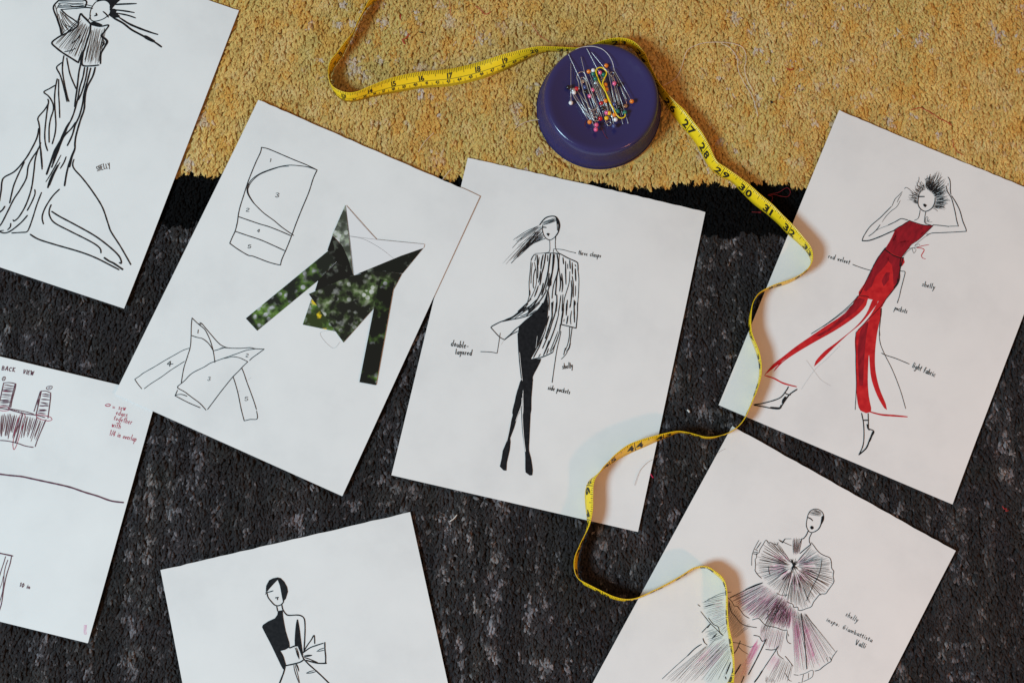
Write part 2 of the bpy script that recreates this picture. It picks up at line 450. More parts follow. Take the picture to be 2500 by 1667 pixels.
INK['P7'] = """T b 77 BACK 188 82,1027 214,1039
T b 77 VIEW 188 280,1041 383,1046
b- 51 119,972 110,952 118,936 132,937 140,957 133,973 119,972
b- 51 124,966 127,945
b- 51 550,987 527,973 525,955 547,950 570,964 573,988 550,987
b- 43 542,968 556,980 556,967 544,961
b- 68 133,915 183,931 245,934
b- 68 134,915 140,837 145,776 146,741
b- 77 245,933 251,881 253,784 260,715
b- 60 238,927 240,860 244,755 249,694
H b 103 13 17 0 0.02 0.9 1|142,906 142,828 161,691|245,919 242,852 248,712
c- 43 145,878 214,888
c- 43 148,839 214,859
b- 77 488,924 494,841 502,710
b- 68 481,918 478,837 476,730
b- 60 488,924 530,934 576,927
b- 77 575,927 590,864 615,702
H b 111 10 17 0 0.05 0.9 1|501,909 508,826 510,712|579,919 589,837 589,731
b- 51 484,847 490,796
c- 51 499,705 513,686 561,675 631,677 656,698 639,712 593,716 540,715 499,705
c- 51 158,699 212,712 255,704 247,685 198,669 163,667
b- 77 162,687 245,693 325,690 397,690 500,701
b- 60 242,701 338,707 417,709 479,705
b- 77 500,701 544,702 585,699
H b 43 12 17 0 0.1 0.9 1|255,703 322,703 384,702|258,692 325,690 388,690
H b 77 15 26 0 0.1 0.6 1|175,641 263,662 382,664|222,441 295,432 383,435
H b 68 15 26 0 0.1 0.5 0.95|392,675 494,691 602,685|413,451 495,444 577,437
b- 103 382,677 384,611 391,499 393,416
b- 68 603,681 592,599 579,491 576,424
b- 68 242,403 318,415 415,416 488,409 561,414
c- 43 363,668 355,560 369,423 383,374 398,353 409,406 411,521 415,628 403,682 383,691 363,668
b- 120 328,111 422,121 532,136 638,139 769,142 891,145 997,144 1124,132 1249,125 1376,112 1489,123
c- 60 1107,951 1088,934 1100,928 1130,935 1134,949 1107,951
c- 51 1158,937 1176,938
c- 51 1161,927 1179,928
T c 51 sew 256 1213,923 1287,928
T c 51 edges 248 1205,873 1317,877
T c 51 together 239 1197,822 1375,820
T c 51 with 256 1198,756 1286,757
T c 51 1/4~in~overlap 239 1197,681 1454,681
b- 95 530,-567 579,-565 657,-563
b- 67 647,-567 653,-635 651,-740 661,-858 678,-983 678,-1054
b- 55 596,-582 596,-636 593,-709 593,-766
b- 51 624,-607 621,-666 627,-734 645,-810 658,-887 659,-947 659,-991
b- 32 626,-754 630,-821 625,-875
T b 75 10~in 190 789,-808 893,-805
qF 0 1444,-999 1470,-992 1481,-1027 1482,-1042 1495,-1070 1482,-1081 1467,-1077 1453,-1036"""
INK['P5'] = """k- 51 -167,1154 -151,1097 -133,1057 -102,1031 -73,1024 -48,1044 -26,1085 -26,1132 -45,1187
kF 0 -52,1197 -43,1221 -27,1190 -22,1146 -37,1162
H k 23 12 19 0 0.05 0.9 1|-167,1154 -170,1182 -143,1226|-57,1199 -50,1221 -84,1238
k- 51 -167,1154 -164,1196 -138,1229 -94,1243 -50,1228 -24,1184 -23,1134 -22,1091 -42,1047
k- 76 -161,1130 -131,1134 -106,1127
kF 0 -100,1068 -93,1081 -75,1083 -65,1070 -74,1053 -91,1055
k- 64 -99,1025 -95,984 -104,944 -114,937
k- 51 -61,1029 -59,976 -41,942 -20,929
k- 51 -114,937 -112,891
k- 64 -69,811 -48,866 -21,932
k- 64 -252,816 -247,860
k- 25 -247,860 -197,889
k- 25 -131,920 -97,946
k- 45 -356,482 -333,466 -296,451 -268,446
k- 38 -288,802 -287,774 -352,766 -354,750 -391,766 -396,720 -400,659 -393,634 -410,617 -392,584 -397,567 -374,530 -353,484
k- 45 24,375 52,376 85,381 102,362 136,380 150,360 176,371 207,407 235,437 240,454 237,488 244,528 258,582 296,607 303,647 308,679 313,739 284,780 269,822 241,835 212,883 181,909 141,904 92,902 49,914 1,937 -26,947
k- 38 -293,825 -230,828 -168,834
k- 38 -283,820 -253,818
k- 38 -263,571 -236,528 -216,511
k- 38 129,858 156,779 168,700 168,592 176,468
k- 32 -447,734 -447,640 -434,575 -398,501
k- 38 -441,614 -407,633
k- 38 -440,600 -397,614
k- 38 -441,643 -413,644
k~ 51 -421,727 -430,649
k- 70 -345,287 -291,361 -241,414
k- 32 -89,400 -59,396 -21,413 1,433 -7,407
H p 96 60 25 0.05 0.2 0.35 0.7|-93,697 -105,692 -107,679 -104,664 -98,655 -87,651 -79,649 -69,648 -55,645 -46,645 -37,645 -31,653 -29,664 -23,674 -21,689 -27,699 -35,707 -46,708 -54,710 -61,713|-288,802 -388,760 -405,656 -377,528 -330,461 -231,423 -172,407 -89,400 24,375 100,367 175,374 232,442 244,528 296,607 313,739 267,820 198,890 108,897 41,916 -23,942
H q 76 26 25 0.05 0.2 0.3 0.6|-93,697 -105,692 -107,679 -104,664 -98,655 -87,651 -79,649 -69,648 -55,645 -46,645 -37,645 -31,653 -29,664 -23,674 -21,689 -27,699 -35,707 -46,708 -54,710 -61,713|-288,802 -388,760 -405,656 -377,528 -330,461 -231,423 -172,407 -89,400 24,375 100,367 175,374 232,442 244,528 296,607 313,739 267,820 198,890 108,897 41,916 -23,942
H k 27 150 32 0.0 0.55 0.86 1.0|-88,694 -98,690 -100,680 -98,667 -93,660 -83,656 -77,655 -69,654 -57,651 -50,651 -42,651 -36,658 -35,667 -30,675 -28,688 -33,696 -40,703 -49,704 -56,706 -62,708|-288,802 -388,760 -405,656 -377,528 -330,461 -231,423 -172,407 -89,400 24,375 100,367 175,374 232,442 244,528 296,607 313,739 267,820 198,890 108,897 41,916 -23,942
H k 38 44 45 0.0 0.25 0.3 0.7|-84,692 -92,688 -94,680 -92,670 -88,664 -80,662 -75,660 -69,659 -59,658 -53,657 -48,658 -43,663 -42,670 -37,676 -36,687 -40,694 -46,699 -52,699 -58,701 -63,703|-288,802 -388,760 -405,656 -377,528 -330,461 -231,423 -172,407 -89,400 24,375 100,367 175,374 232,442 244,528 296,607 313,739 267,820 198,890 108,897 41,916 -23,942
H k 57 22 57 0.0 0.4 0.6 1.0|-134,702 -124,736 -76,756 -37,735|-7,680 -26,633 -59,614 -99,635
H p 64 8 19 0 0.1 0.7 1|-119,768 -99,772 -72,802|-195,899 -166,926 -117,943
H k 27 16 19 0.0 0.15 0.85 1|-119,768 -99,772 -72,802|-195,899 -166,926 -117,943
H p 138 34 25 0 0.15 0.8 1|-241,407 -78,407 11,414 94,363|-450,146 -252,82 -118,108 147,156
H k 25 46 25 0 0.4 0.85 1|-241,407 -78,407 11,414 94,363|-450,146 -252,82 -118,108 147,156
H p 138 16 25 0 0.15 0.8 1|37,323 92,340 142,354|-7,101 109,135 216,185
H p 100 26 25 0 0.2 0.7 1|-241,407 -133,404 -25,401 25,387|-431,150 -286,91 -148,98 -10,106
H q 75 10 25 0.1 0.3 0.5 0.9|-133,404 -64,408 -3,400|-286,91 -217,95 -40,96
H q 88 18 25 0.1 0.3 0.7 1|-69,390 -6,405 94,377|-35,85 56,115 162,154
H p 88 20 25 0 0.2 0.7 1|-84,99 17,121 134,153|-43,-18 48,-71 191,-61
H p 88 14 25 0 0.2 0.7 1|153,-68 175,-70 199,-77|129,-263 181,-255 238,-230
H q 100 9 25 0 0.2 0.7 1|-53,-34 -43,-32 -21,-47|-52,-373 -22,-376 3,-370
H p 125 9 25 0 0.1 0.8 1|-51,-44 -21,-47 -2,-44|-69,-499 -26,-475 18,-450
H p 88 14 25 0 0.2 0.7 1|-304,-166 -265,-186 -228,-228|-474,-598 -408,-602 -326,-597
H q 63 5 25 0 0.2 0.5 .9|-373,-275 -354,-271 -334,-267|-472,-562 -456,-566 -426,-570
H p 75 12 25 0 0.2 0.5 .9|-460,126 -385,-1 -333,-112|-607,15 -516,-75 -432,-126
H k 22 34 25 0 0.1 0.85 1|-241,407 -133,404 -25,401 25,387|-431,150 -286,91 -148,98 -10,106
H k 19 28 25 0 0.3 0.85 1|-69,390 -6,405 94,377|-49,-21 28,100 162,154
H k 22 30 19 0 0.1 0.8 1|-453,138 -352,110 -146,29|-392,24 -351,-52 -235,-176
H k 22 26 25 0 0.2 0.8 1|-619,37 -627,-39 -448,-135 -331,-167|-476,181 -443,108 -380,-12 -322,-106
H k 22 12 25 0 0.2 0.7 1|-418,-139 -368,-153 -299,-163|-495,-232 -456,-266 -416,-299
H k 19 16 31 0 0.1 0.8 1|-304,-166 -265,-186 -180,-292|-474,-598 -379,-655 -147,-538
H k 19 22 25 0 0.1 0.8 1|-84,99 17,121 134,153|-43,-18 48,-71 191,-61
H k 19 16 25 0 0.1 0.8 1|194,-80 249,-77 336,-83|194,-345 277,-303 385,-242
k- 50 -432,153 -376,234 -328,304 -246,403
k~ 56 -527,39 -565,3 -589,-24
k- 31 -612,12 -567,87 -517,151 -446,205
k- 38 -604,-82 -487,-129 -420,-147 -337,-170
k- 44 -518,-97 -454,-124 -404,-124 -373,-156 -331,-167
k- 44 -450,146 -400,132 -366,109 -344,121 -300,104 -252,82 -198,80
k- 44 -422,120 -393,80 -353,46 -312,34 -248,7 -186,10 -102,40
k- 44 -167,81 -124,119 -82,108 -35,99 50,126 109,135 147,156
k- 44 151,148 174,91 202,65 230,66
k- 44 168,130 182,116
k- 50 -93,-32 -43,-18 -3,-41 22,-9
k- 50 57,-88 109,-65 137,-39
k- 38 152,-48 177,-75 235,-85
k- 44 237,-55 281,-72 337,-97
k- 75 18,-8 24,-92 27,-230 27,-356
k- 63 142,-8 139,-69
k- 50 139,-69 127,-180 118,-269
k- 88 118,-269 114,-327 104,-389
k- 50 -173,-133 -165,-213 -172,-266
k~ 88 -162,-338 -156,-390 -149,-455
k~ 88 -73,-308 -77,-366 -81,-417
k~ 75 -146,-474 -126,-491
k- 31 -232,-181 -156,-152 -71,-139 -50,-113
k- 31 -166,-186 -116,-200 -59,-202
k- 56 -509,-429 -488,-375 -462,-332
k- 44 -474,-283 -449,-304 -417,-310
k- 56 -477,-134 -483,-176
k- 38 96,360 119,370
k- 56 -1,-389 7,-456
k- 31 -105,218 -76,224 -73,197 -61,176 -72,142
k- 50 -655,-41 -631,-45
H q 101 8 20 0.05 0.2 0.8 1|201,330 224,320 248,328|487,-50 522,-30 563,11
H p 101 20 20 0 0.15 0.7 1|92,342 145,350 219,363|377,-157 474,-80 594,73 593,129
H q 81 7 20 0.1 0.3 0.6 .9|112,348 134,349 156,350|388,-134 426,-118 450,-99
H k 15 30 20 0 0.1 0.9 1|75,373 145,350 219,363|377,-157 474,-80 594,73 607,200
H k 21 9 20 0 0.1 0.3 0.55|109,352 163,360 216,367|352,-109 440,-59 543,169
H k 18 16 20 0 0.1 0.8 1|-41,353 8,370 68,386|-8,97 80,124 178,134
k- 61 188,345 252,255 360,94 456,-56
k- 46 226,361 309,322 365,302
k- 20 365,302 489,252 607,200
k- 36 618,217 608,144 613,112
k- 46 585,133 613,112 594,73 572,27 557,-10 527,-39
k- 30 591,89 560,116
k- 30 424,-136 461,-99 505,-42 529,-82 521,-115 481,-169
k- 30 486,-81 506,-124
k- 30 452,-115 475,-191
k- 36 446,-200 471,-193
k- 36 379,-159 416,-144
k- 30 300,-184 341,-206 361,-223 387,-219
H k 18 12 15 0 0.2 0.6 1|160,-286 202,-279 262,-273|185,-355 223,-340 267,-316
T k 51 shelly 223 540,523 667,525
T k 56 inspo:~Giambattista 193 413,398 860,434
T k 61 Valli 228 733,342 832,356
H k 20 14 27 0 0.15 0.85 1|-414,-313 -355,-197 -248,-212|-628,-815 -508,-756 -369,-692
k- 67 -472,-346 -497,-398 -522,-479
k- 34 -522,-479 -577,-630 -623,-768
k- 54 -479,-135 -508,-238
k~ 81 -386,-181 -405,-244
k- 40 -474,-279 -441,-306 -418,-312"""
COLLAGE = {
"f": "121,3 150,-249 452,-184 562,-247 588,-142 643,33 364,-116",
"a": "67,467 184,417 105,185 -207,-470 -352,-409",
"d": "45,623 62,477 87,456 187,412 105,185 119,83 164,98 281,250 388,355 276,477 170,570",
"c": "32,934 42,628 116,603 187,558 276,477 378,359",
"h": "866,860 788,559 633,515 396,378 524,562",
"e": "80,32 283,258 382,356 464,421 562,480 666,526 785,553 776,395 699,209 562,-247 374,-137",
"g": "37,936 436,754 861,893 867,858 708,707 390,366",
"b": "618,426 755,455 1000,-485 850,-521"
}
COLLAGE_LINES = ["41,933 248,835 436,754", "188,680 436,754 855,893", "189,678 320,707 461,699 571,678 658,653", "41,929 193,682 384,372"]
TAPE = """-1084,5432,6,-1137,5373,145,809 -1148,5336,6,-1216,5280,140,855 -1238,5261,6,-1259,5189,148,897 -1314,5145,6,-1315,5074,150,950 -1376,4995,6,-1373,4938,155,1011 -1413,4914,6,-1422,4875,161,1044 -1482,4765,6,-1516,4742,161,1108 -1538,4685,6,-1568,4674,163,1144 -1576,4604,6,-1590,4581,164,1180 -1584,4537,6,-1581,4484,157,1213 -1563,4436,6,-1548,4422,165,1246 -1507,4363,6,-1500,4389,164,1276 -1430,4323,6,-1414,4360,161,1310 -1327,4330,6,-1313,4371,160,1351 -1206,4364,6,-1200,4426,153,1400 -976,4411,6,-991,4521,121,1500 -706,4458,6,-735,4586,98,1600 -449,4479,6,-461,4628,61,1700 -180,4542,6,-199,4691,61,1800 84,4645,6,52,4751,121,1900 354,4784,6,330,4805,163,2000 483,4816,6,471,4810,165,2050 609,4823,6,602,4806,165,2098 755,4838,6,755,4800,162,2153 901,4850,6,873,4831,162,2203 1020,4870,6,990,4874,163,2248 1153,4889,6,1137,4900,165,2300 1257,4865,6,1270,4867,166,2345 1329,4780,6,1377,4757,157,2394 1391,4637,6,1438,4611,157,2451 1479,4485,6,1516,4452,158,2516 1603,4268,6,1645,4290,159,2600 1701,4130,6,1745,4203,141,2654 1772,4040,6,1824,4091,149,2700 1856,3930,6,1904,3982,150,2750 1917,3813,6,1966,3859,151,2800 1984,3687,6,2031,3708,157,2857 2081,3602,6,2112,3648,156,2900 2189,3546,6,2223,3563,162,2947 2297,3432,6,2335,3479,154,3000 2393,3334,6,2427,3394,150,3048 2505,3244,6,2533,3300,153,3100 2608,3150,6,2624,3199,158,3150 2704,3045,6,2719,3103,154,3200 2793,2963,6,2811,2986,163,3254 2870,2881,6,2880,2886,166,3300 2905,2814,6,2895,2809,166,3328 2907,2769,6,2886,2747,163,3347 2885,2714,6,2845,2685,158,3371 2796,2636,6,2763,2624,162,3411 2685,2576,6,2654,2574,163,3455 2575,2543,6,2545,2541,163,3497 2500,2518,6,2462,2503,161,3528 2418,2477,6,2389,2457,162,3560 2364,2397,6,2344,2394,165,3591 2340,2324,6,2323,2340,164,3616 2318,2251,6,2310,2233,165,3649 2313,2152,6,2307,2152,166,3681 2319,2089,6,2316,2081,166,3706 2343,2025,6,2345,2001,164,3733 2372,1944,6,2373,1925,165,3764 2391,1864,6,2389,1845,165,3793 2400,1783,6,2393,1770,165,3822 2394,1702,6,2386,1690,165,3851 2376,1631,6,2365,1615,165,3878 2337,1524,6,2328,1514,165,3918 2343,1533,6,2328,1523,165,3922 2312,1452,6,2293,1438,164,3954 2281,1385,6,2260,1371,164,3981 2256,1331,6,2235,1318,164,4002 2214,1273,6,2194,1261,164,4028 2169,1227,6,2144,1217,164,4052 2107,1186,6,2080,1178,163,4078 2030,1159,6,2005,1152,164,4107 1944,1136,6,1926,1139,165,4138 1871,1138,6,1857,1141,165,4164 1803,1159,6,1782,1162,164,4191 1724,1179,6,1703,1182,165,4220 1645,1191,6,1625,1193,165,4249 1561,1159,6,1539,1180,163,4281 1453,1116,6,1429,1155,159,4322 1325,1060,6,1295,1119,152,4372 1197,1005,6,1169,1070,150,4422 1085,945,6,1050,981,158,4471 1021,904,6,994,922,163,4500 958,859,6,942,870,165,4527 902,815,6,906,817,166,4551 838,772,6,871,770,163,4575 802,717,6,853,701,157,4600 785,631,6,852,623,151,4627 785,611,6,850,604,152,4634 791,517,6,848,503,155,4666 803,415,6,829,398,163,4700 802,345,6,806,333,166,4726 790,287,6,786,293,166,4745 766,217,6,745,218,165,4775 742,158,6,717,156,164,4800 720,81,6,683,80,162,4830 711,4,6,673,4,161,4860 716,-66,6,682,-65,162,4886 735,-128,6,711,-118,164,4909 762,-168,6,746,-138,162,4925 836,-206,6,815,-173,161,4955 937,-259,6,926,-228,163,5000 1038,-301,6,1026,-273,163,5043 1147,-318,6,1133,-296,164,5086 1249,-295,6,1237,-282,165,5128 1382,-240,6,1366,-224,164,5184 1524,-174,6,1506,-156,164,5245 1651,-104,6,1631,-86,164,5302 1738,-46,6,1717,-31,164,5343 1817,-24,6,1795,-8,164,5375 1883,-29,6,1868,-14,165,5402 1945,-76,6,1933,-57,164,5433 1999,-122,6,1990,-104,165,5461 2029,-176,6,2019,-166,165,5487 2041,-261,6,2030,-250,165,5521 2039,-368,6,2028,-364,166,5564 2037,-434,6,2030,-428,166,5590 2040,-519,6,2034,-513,166,5623 2054,-611,6,2050,-604,166,5660 2061,-684,6,2065,-670,165,5688 2075,-764,6,2072,-754,166,5720 2088,-849,6,2076,-838,165,5753 2081,-934,6,2074,-922,165,5787 2037,-1030,6,2064,-1023,163,5827 1969,-1127,6,2007,-1125,162,5873"""
PINS = """white -280,-42 -279,336
orange 50,314 137,-29
orange -113,259 12,-48
white -70,270 44,-20
green -69,236 65,-66
pink -8,248 88,-66
green 26,230 109,-94
orange 41,134 -134,470
orange 49,88 170,-185
pink -78,83 2,-167
pink -104,24 -186,395
black -303,101 -135,-168
red -226,92 -113,-168
white -251,55 -87,-232
black -142,65 -306,417
navy -150,107 -51,-167
orange 41,-24 -109,285
red -1,-48 -112,258
navy 121,-58 68,286
pink 125,143 197,-158
black 158,128 -91,433
black 167,-84 96,239
green 152,-126 77,202
green 217,-139 113,221
orange 281,-34 114,290
orange 120,-161 6,165
white 129,-208 41,147
yellow 71,-145 -12,146
yellow 46,-193 -57,128
pink 47,-142 -65,183
navy 113,-271 58,36
orange -111,-234 -262,30
pink -48,-261 -173,72
pink -55,-308 -200,35
red -12,-200 -101,109
black 12,-103 -101,183
green -52,183 47,-94"""
SAFETY = """105,238 225,-70
70,-241 -43,156
-55,-163 -172,165
19,184 108,-167
-60,-195 -253,81"""
NEEDLES = """108,300 239,-10
156,73 249,-245
121,91 199,-250"""
CLIP_SILVER = "-204,81 -208,146 -225,202 -207,239 -171,250 -149,230 -110,128 -50,-57 -2,-167 -16,-209 -52,-221 -87,-190 -147,-2 -190,174 -172,197 -150,183 -102,35 -46,-75 -55,-108 -86,-117 -117,-94 -147,-2"
CLIP_YELLOW = "101,-94 49,36 -3,128 -34,202 -47,258 -28,286 7,290 43,262 51,230 15,146 32,91 66,-20 109,-103 144,-172 179,-197 215,-181 217,-149"
PUCK_THREADS = {
"white_a": "-235,458 -181,479 -92,492 -12,475 58,424 102,349 123,257",
"white_b": "-163,484 -74,488 14,461 67,407 102,342 115,286",
"red_a": "-135,-198 -151,-239 -148,-304",
"red_b": "0,-282 34,-360 78,-401 139,-448"
}
LOOSE = {
"red_loop": "2373,3258 2428,3256 2461,3263 2450,3248 2435,3252",
"red_loop2": "2556,3354 2572,3403 2528,3418 2558,3433 2632,3448 2700,3490 2732,3478 2739,3441 2712,3407 2660,3407 2595,3425 2528,3422",
"red_y": "-850,4997 -878,4949 -910,4936 -884,4895",
"red_y2": "-929,5187 -932,5139",
"black_fleck": "-750,5014 -730,5007 -714,5009",
"pale_loop": "1565,4486 1686,4561 1748,4685 1795,4826 1886,4888 2007,4917 2126,4917 2246,4905 2334,4858 2362,4764 2344,4655 2370,4531 2420,4438",
"pale_strand": "2126,4904 2215,4858 2272,4764 2284,4640 2326,4531 2397,4407 2438,4284 2457,4184",
"pale_left": "164,4069 270,4131 391,4150",
"pale_hair": "-747,3833 -695,3927 -606,4021",
"black_fleck2": "2580,4330 2591,4321 2603,4324",
"black_fleck3": "-2093,5000 -2082,4994 -2072,4991",
"red_top2": "-462,5338 -458,5241 -446,5177",
"red_top_r2": "4289,3964 4307,3872 4378,3811",
"red_dot": "2740,4664 2776,4641 2807,4659",
"pale_p2": "-522,3560 -504,3590 -478,3624 -455,3651 -436,3674",
"hair_p3": "1406,949 1346,913 1290,850 1261,787 1236,716",
"hair_p5": "2067,1044 2030,1028 1998,1008",
"white_fleck": "-435,395 -409,410 -387,432 -371,454",
"white_fleck2": "1729,1402 1745,1390 1748,1378",
"red_fleck": "1383,819 1396,799 1408,783",
"red_rug_r": "4571,525 4588,500 4610,503 4599,478 4625,488",
"red_top": "-217,5274 -171,5242 -125,5194 -71,5218",
"red_top_r": "3909,4248 3999,4271 4072,4240 4159,4179 4246,4133 4289,4102",
"red_puck_l": "318,5099 394,4987 501,4907"
}

# ------------------------------------------------------------------ camera, light, exposure
cd = bpy.data.cameras.new('camera'); cam = bpy.data.objects.new('camera', cd); COLL.objects.link(cam)
cd.sensor_fit = 'HORIZONTAL'; cd.sensor_width = 36.0; cd.lens = 50.0
cd.clip_start = 0.05; cd.clip_end = 50.0
M = Matrix(CAM_R).transposed().to_4x4(); M.translation = Vector((0, 0, CAM_H * SC)); cam.matrix_world = M
scn.camera = cam

world = bpy.data.worlds.new('World'); scn.world = world; world.use_nodes = True
wb = world.node_tree.nodes['Background']
wb.inputs[0].default_value = (0.43, 0.275, 0.18, 1); wb.inputs[1].default_value = 0.86   # warm lamplit room

def area(name, target, direc, dist, size, color, power):
    l = bpy.data.lights.new(name, 'AREA'); l.shape = 'DISK'; l.size = size; l.color = color; l.energy = power
    o = bpy.data.objects.new(name, l); COLL.objects.link(o)
    d = Vector(direc).normalized(); o.location = Vector(target) * SC + d * dist
    o.rotation_euler = d.to_track_quat('Z', 'Y').to_euler()
    return o
area('window_light', (0, 215, 0), (-0.66, -0.31, 0.70), 4.2, 1.15, (0.55, 0.845, 1.0), 172)
area('warm_lamp', (200, 150, 0), (0.62, -0.60, 0.53), 1.4, 0.11, (1.0, 0.38, 0.18), 4.4)

vs = scn.view_settings
vs.view_transform = 'Standard'; vs.look = 'None'; vs.exposure = 0.0; vs.gamma = 1.0; vs.use_curve_mapping = False

# ------------------------------------------------------------------ materials
def newmat(name):
    m = bpy.data.materials.new(name); m.use_nodes = True
    return m, m.node_tree.nodes, m.node_tree.links, m.node_tree.nodes['Principled BSDF']
def plain(name, col, rough=0.6, metal=0.0, spec=0.4, coat=0.0):
    m, n, l, b = newmat(name)
    b.inputs['Base Color'].default_value = (*col, 1); b.inputs['Roughness'].default_value = rough
    b.inputs['Metallic'].default_value = metal; b.inputs['Specular IOR Level'].default_value = spec
    b.inputs['Coat Weight'].default_value = coat
    return m
def noise(n, l, vec, scale, detail=3.0, rough=0.5):
    t = n.new('ShaderNodeTexNoise'); t.inputs['Scale'].default_value = scale
    t.inputs['Detail'].default_value = detail; t.inputs['Roughness'].default_value = rough
    if vec: l.new(vec, t.inputs['Vector'])
    return t
def ramp(n, l, fac, stops):
    r = n.new('ShaderNodeValToRGB'); l.new(fac, r.inputs[0])
    e = r.color_ramp.elements
    while len(e) < len(stops): e.new(0.5)
    for i, (p, c) in enumerate(stops): e[i].position = p; e[i].color = (*c, 1)
    return r
def coords(n, l, scale=(1, 1, 1)):
    tc = n.new('ShaderNodeTexCoord'); mp = n.new('ShaderNodeMapping'); mp.inputs['Scale'].default_value = scale
    l.new(tc.outputs['Object'], mp.inputs[0]); return mp.outputs[0]

def paper_mat():
    m, n, l, b = newmat('drawing_paper')
    v = coords(n, l)
    a = noise(n, l, v, 11, 6, .6); f = noise(n, l, v, 1100, 2)
    r = ramp(n, l, a.outputs[0], [(0.28, (0.735, 0.737, 0.74)), (0.5, (0.805, 0.806, 0.805)), (0.72, (0.84, 0.84, 0.837))])
    l.new(r.outputs[0], b.inputs['Base Color']); b.inputs['Roughness'].default_value = 0.72
    b.inputs['Specular IOR Level'].default_value = 0.25
    bp = n.new('ShaderNodeBump'); bp.inputs['Strength'].default_value = 0.12; bp.inputs['Distance'].default_value = 0.0002
    l.new(f.outputs[0], bp.inputs['Height']); l.new(bp.outputs[0], b.inputs['Normal'])
    tr = n.new('ShaderNodeBsdfTranslucent'); tr.inputs[0].default_value = (0.85, 0.80, 0.72, 1)
    mx = n.new('ShaderNodeMixShader'); mx.inputs[0].default_value = 0.07
    l.new(b.outputs[0], mx.inputs[1]); l.new(tr.outputs[0], mx.inputs[2])
    l.new(mx.outputs[0], n['Material Output'].inputs['Surface'])
    return m
def ink_mat(name, dark, light, rough=0.55, scale=(60, 60, 1)):
    m, n, l, b = newmat(name)
    a = noise(n, l, coords(n, l, scale), 5, 3)
    r = ramp(n, l, a.outputs[0], [(0.35, dark), (0.7, light)])
    l.new(r.outputs[0], b.inputs['Base Color']); b.inputs['Roughness'].default_value = rough
    b.inputs['Specular IOR Level'].default_value = 0.12
    return m
def pencil_mat(name, col, lo, hi):
    m, n, l, b = newmat(name)
    b.inputs['Base Color'].default_value = (*col, 1); b.inputs['Roughness'].default_value = 0.8
    a = noise(n, l, coords(n, l, (420, 60, 1)), 1.0, 3); a2 = noise(n, l, coords(n, l, (45, 45, 1)), 1.0, 2)
    mm = n.new('ShaderNodeMath'); mm.operation = 'MULTIPLY'
    l.new(a.outputs[0], mm.inputs[0]); l.new(a2.outputs[0], mm.inputs[1])
    mr = n.new('ShaderNodeMapRange'); mr.inputs[1].default_value = 0.15; mr.inputs[2].default_value = 0.38
    mr.inputs[3].default_value = lo; mr.inputs[4].default_value = hi
    l.new(mm.outputs[0], mr.inputs[0]); l.new(mr.outputs[0], b.inputs['Alpha'])
    return m
PAPER = paper_mat()
INKM = {
 'k': ink_mat('black_ink', (0.007, 0.008, 0.010), (0.015, 0.016, 0.019)),
 'w': PAPER,
 'a': plain('lavender_grey_marker', (0.36, 0.35, 0.42), 0.7),
 'g': plain('pencil_grey', (0.60, 0.60, 0.60), 0.7),
 'r': ink_mat('red_marker', (0.44, 0.012, 0.018), (0.62, 0.028, 0.03), 0.6, (30, 30, 1)),
 'e': ink_mat('dark_red_marker', (0.21, 0.010, 0.018), (0.34, 0.014, 0.024), 0.6, (60, 20, 1)),
 'b': ink_mat('plum_pen', (0.085, 0.032, 0.052), (0.17, 0.08, 0.11)),
 'c': plain('crimson_pen', (0.42, 0.03, 0.08), 0.6),
 'p': pencil_mat('pink_pencil', (0.78, 0.45, 0.60), 0.05, 0.38),
 'q': pencil_mat('deep_pink_pencil', (0.76, 0.24, 0.48), 0.08, 0.6)}
INKN = {'k': 'ink_drawing', 'w': 'white_gap', 'a': 'grey_marker', 'g': 'pencil_line', 'r': 'red_marker', 'e': 'dark_red_marker',
        'b': 'plum_pen_drawing', 'c': 'crimson_pen_line', 'p': 'pink_pencil', 'q': 'deep_pink_pencil'}
LAYER = {'p': 0, 'q': 1, 'r': 2, 'e': 3, 'a': 4, 'g': 5, 'c': 6, 'b': 7, 'k': 8, 'w': 9}

# ------------------------------------------------------------------ helpers
def link(name, me, mat=None, parent=None):
    o = bpy.data.objects.new(name, me); COLL.objects.link(o)
    if mat is not None and me is not None: me.materials.append(mat)
    if parent is not None: o.parent = parent
    return o
def empty(name, loc=(0, 0, 0), rz=0.0):
    o = bpy.data.objects.new(name, None); COLL.objects.link(o)
    o.location = Vector(loc) * SC; o.rotation_euler = (0, 0, rz); o.empty_display_size = 0.01
    return o
def tag(o, label=None, cat=None, group=None, kind=None):
    if label: o['label'] = label
    if cat: o['category'] = cat
    if group: o['group'] = group
    if kind: o['kind'] = kind
    return o
def mesh(name, V, F, smooth=False):
    me = bpy.data.meshes.new(name)
    me.from_pydata([(x * SC, y * SC, z * SC) for x, y, z in V], [], F); me.update()
    if smooth: me.polygons.foreach_set('use_smooth', [True] * len(me.polygons))
    return me
def P(s): return [tuple(float(q) / 10 for q in a.split(',')) for a in s.split()]
def catmull(p, step=1.2, closed=False):
    n = len(p)
    if n < 3 and not closed:
        if n < 2: return p
    out = []
    rng = range(n if closed else n - 1)
    for i in rng:
        p1, p2 = p[i], p[(i + 1) % n]
        p0 = p[i - 1] if (closed or i > 0) else p1
        p3 = p[(i + 2) % n] if (closed or i + 2 < n) else p2
        d = math.dist(p1, p2); k = max(1, min(40, int(d / step)))
        for j in range(k):
            t = j / k; t2 = t * t; t3 = t2 * t
            out.append(tuple(0.5 * (2 * b + (c - a) * t + (2 * a - 5 * b + 4 * c - d_) * t2 + (3 * b - a - 3 * c + d_) * t3)
                             for a, b, c, d_ in zip(p0, p1, p2, p3)))
    if not closed: out.append(p[-1])
    return out
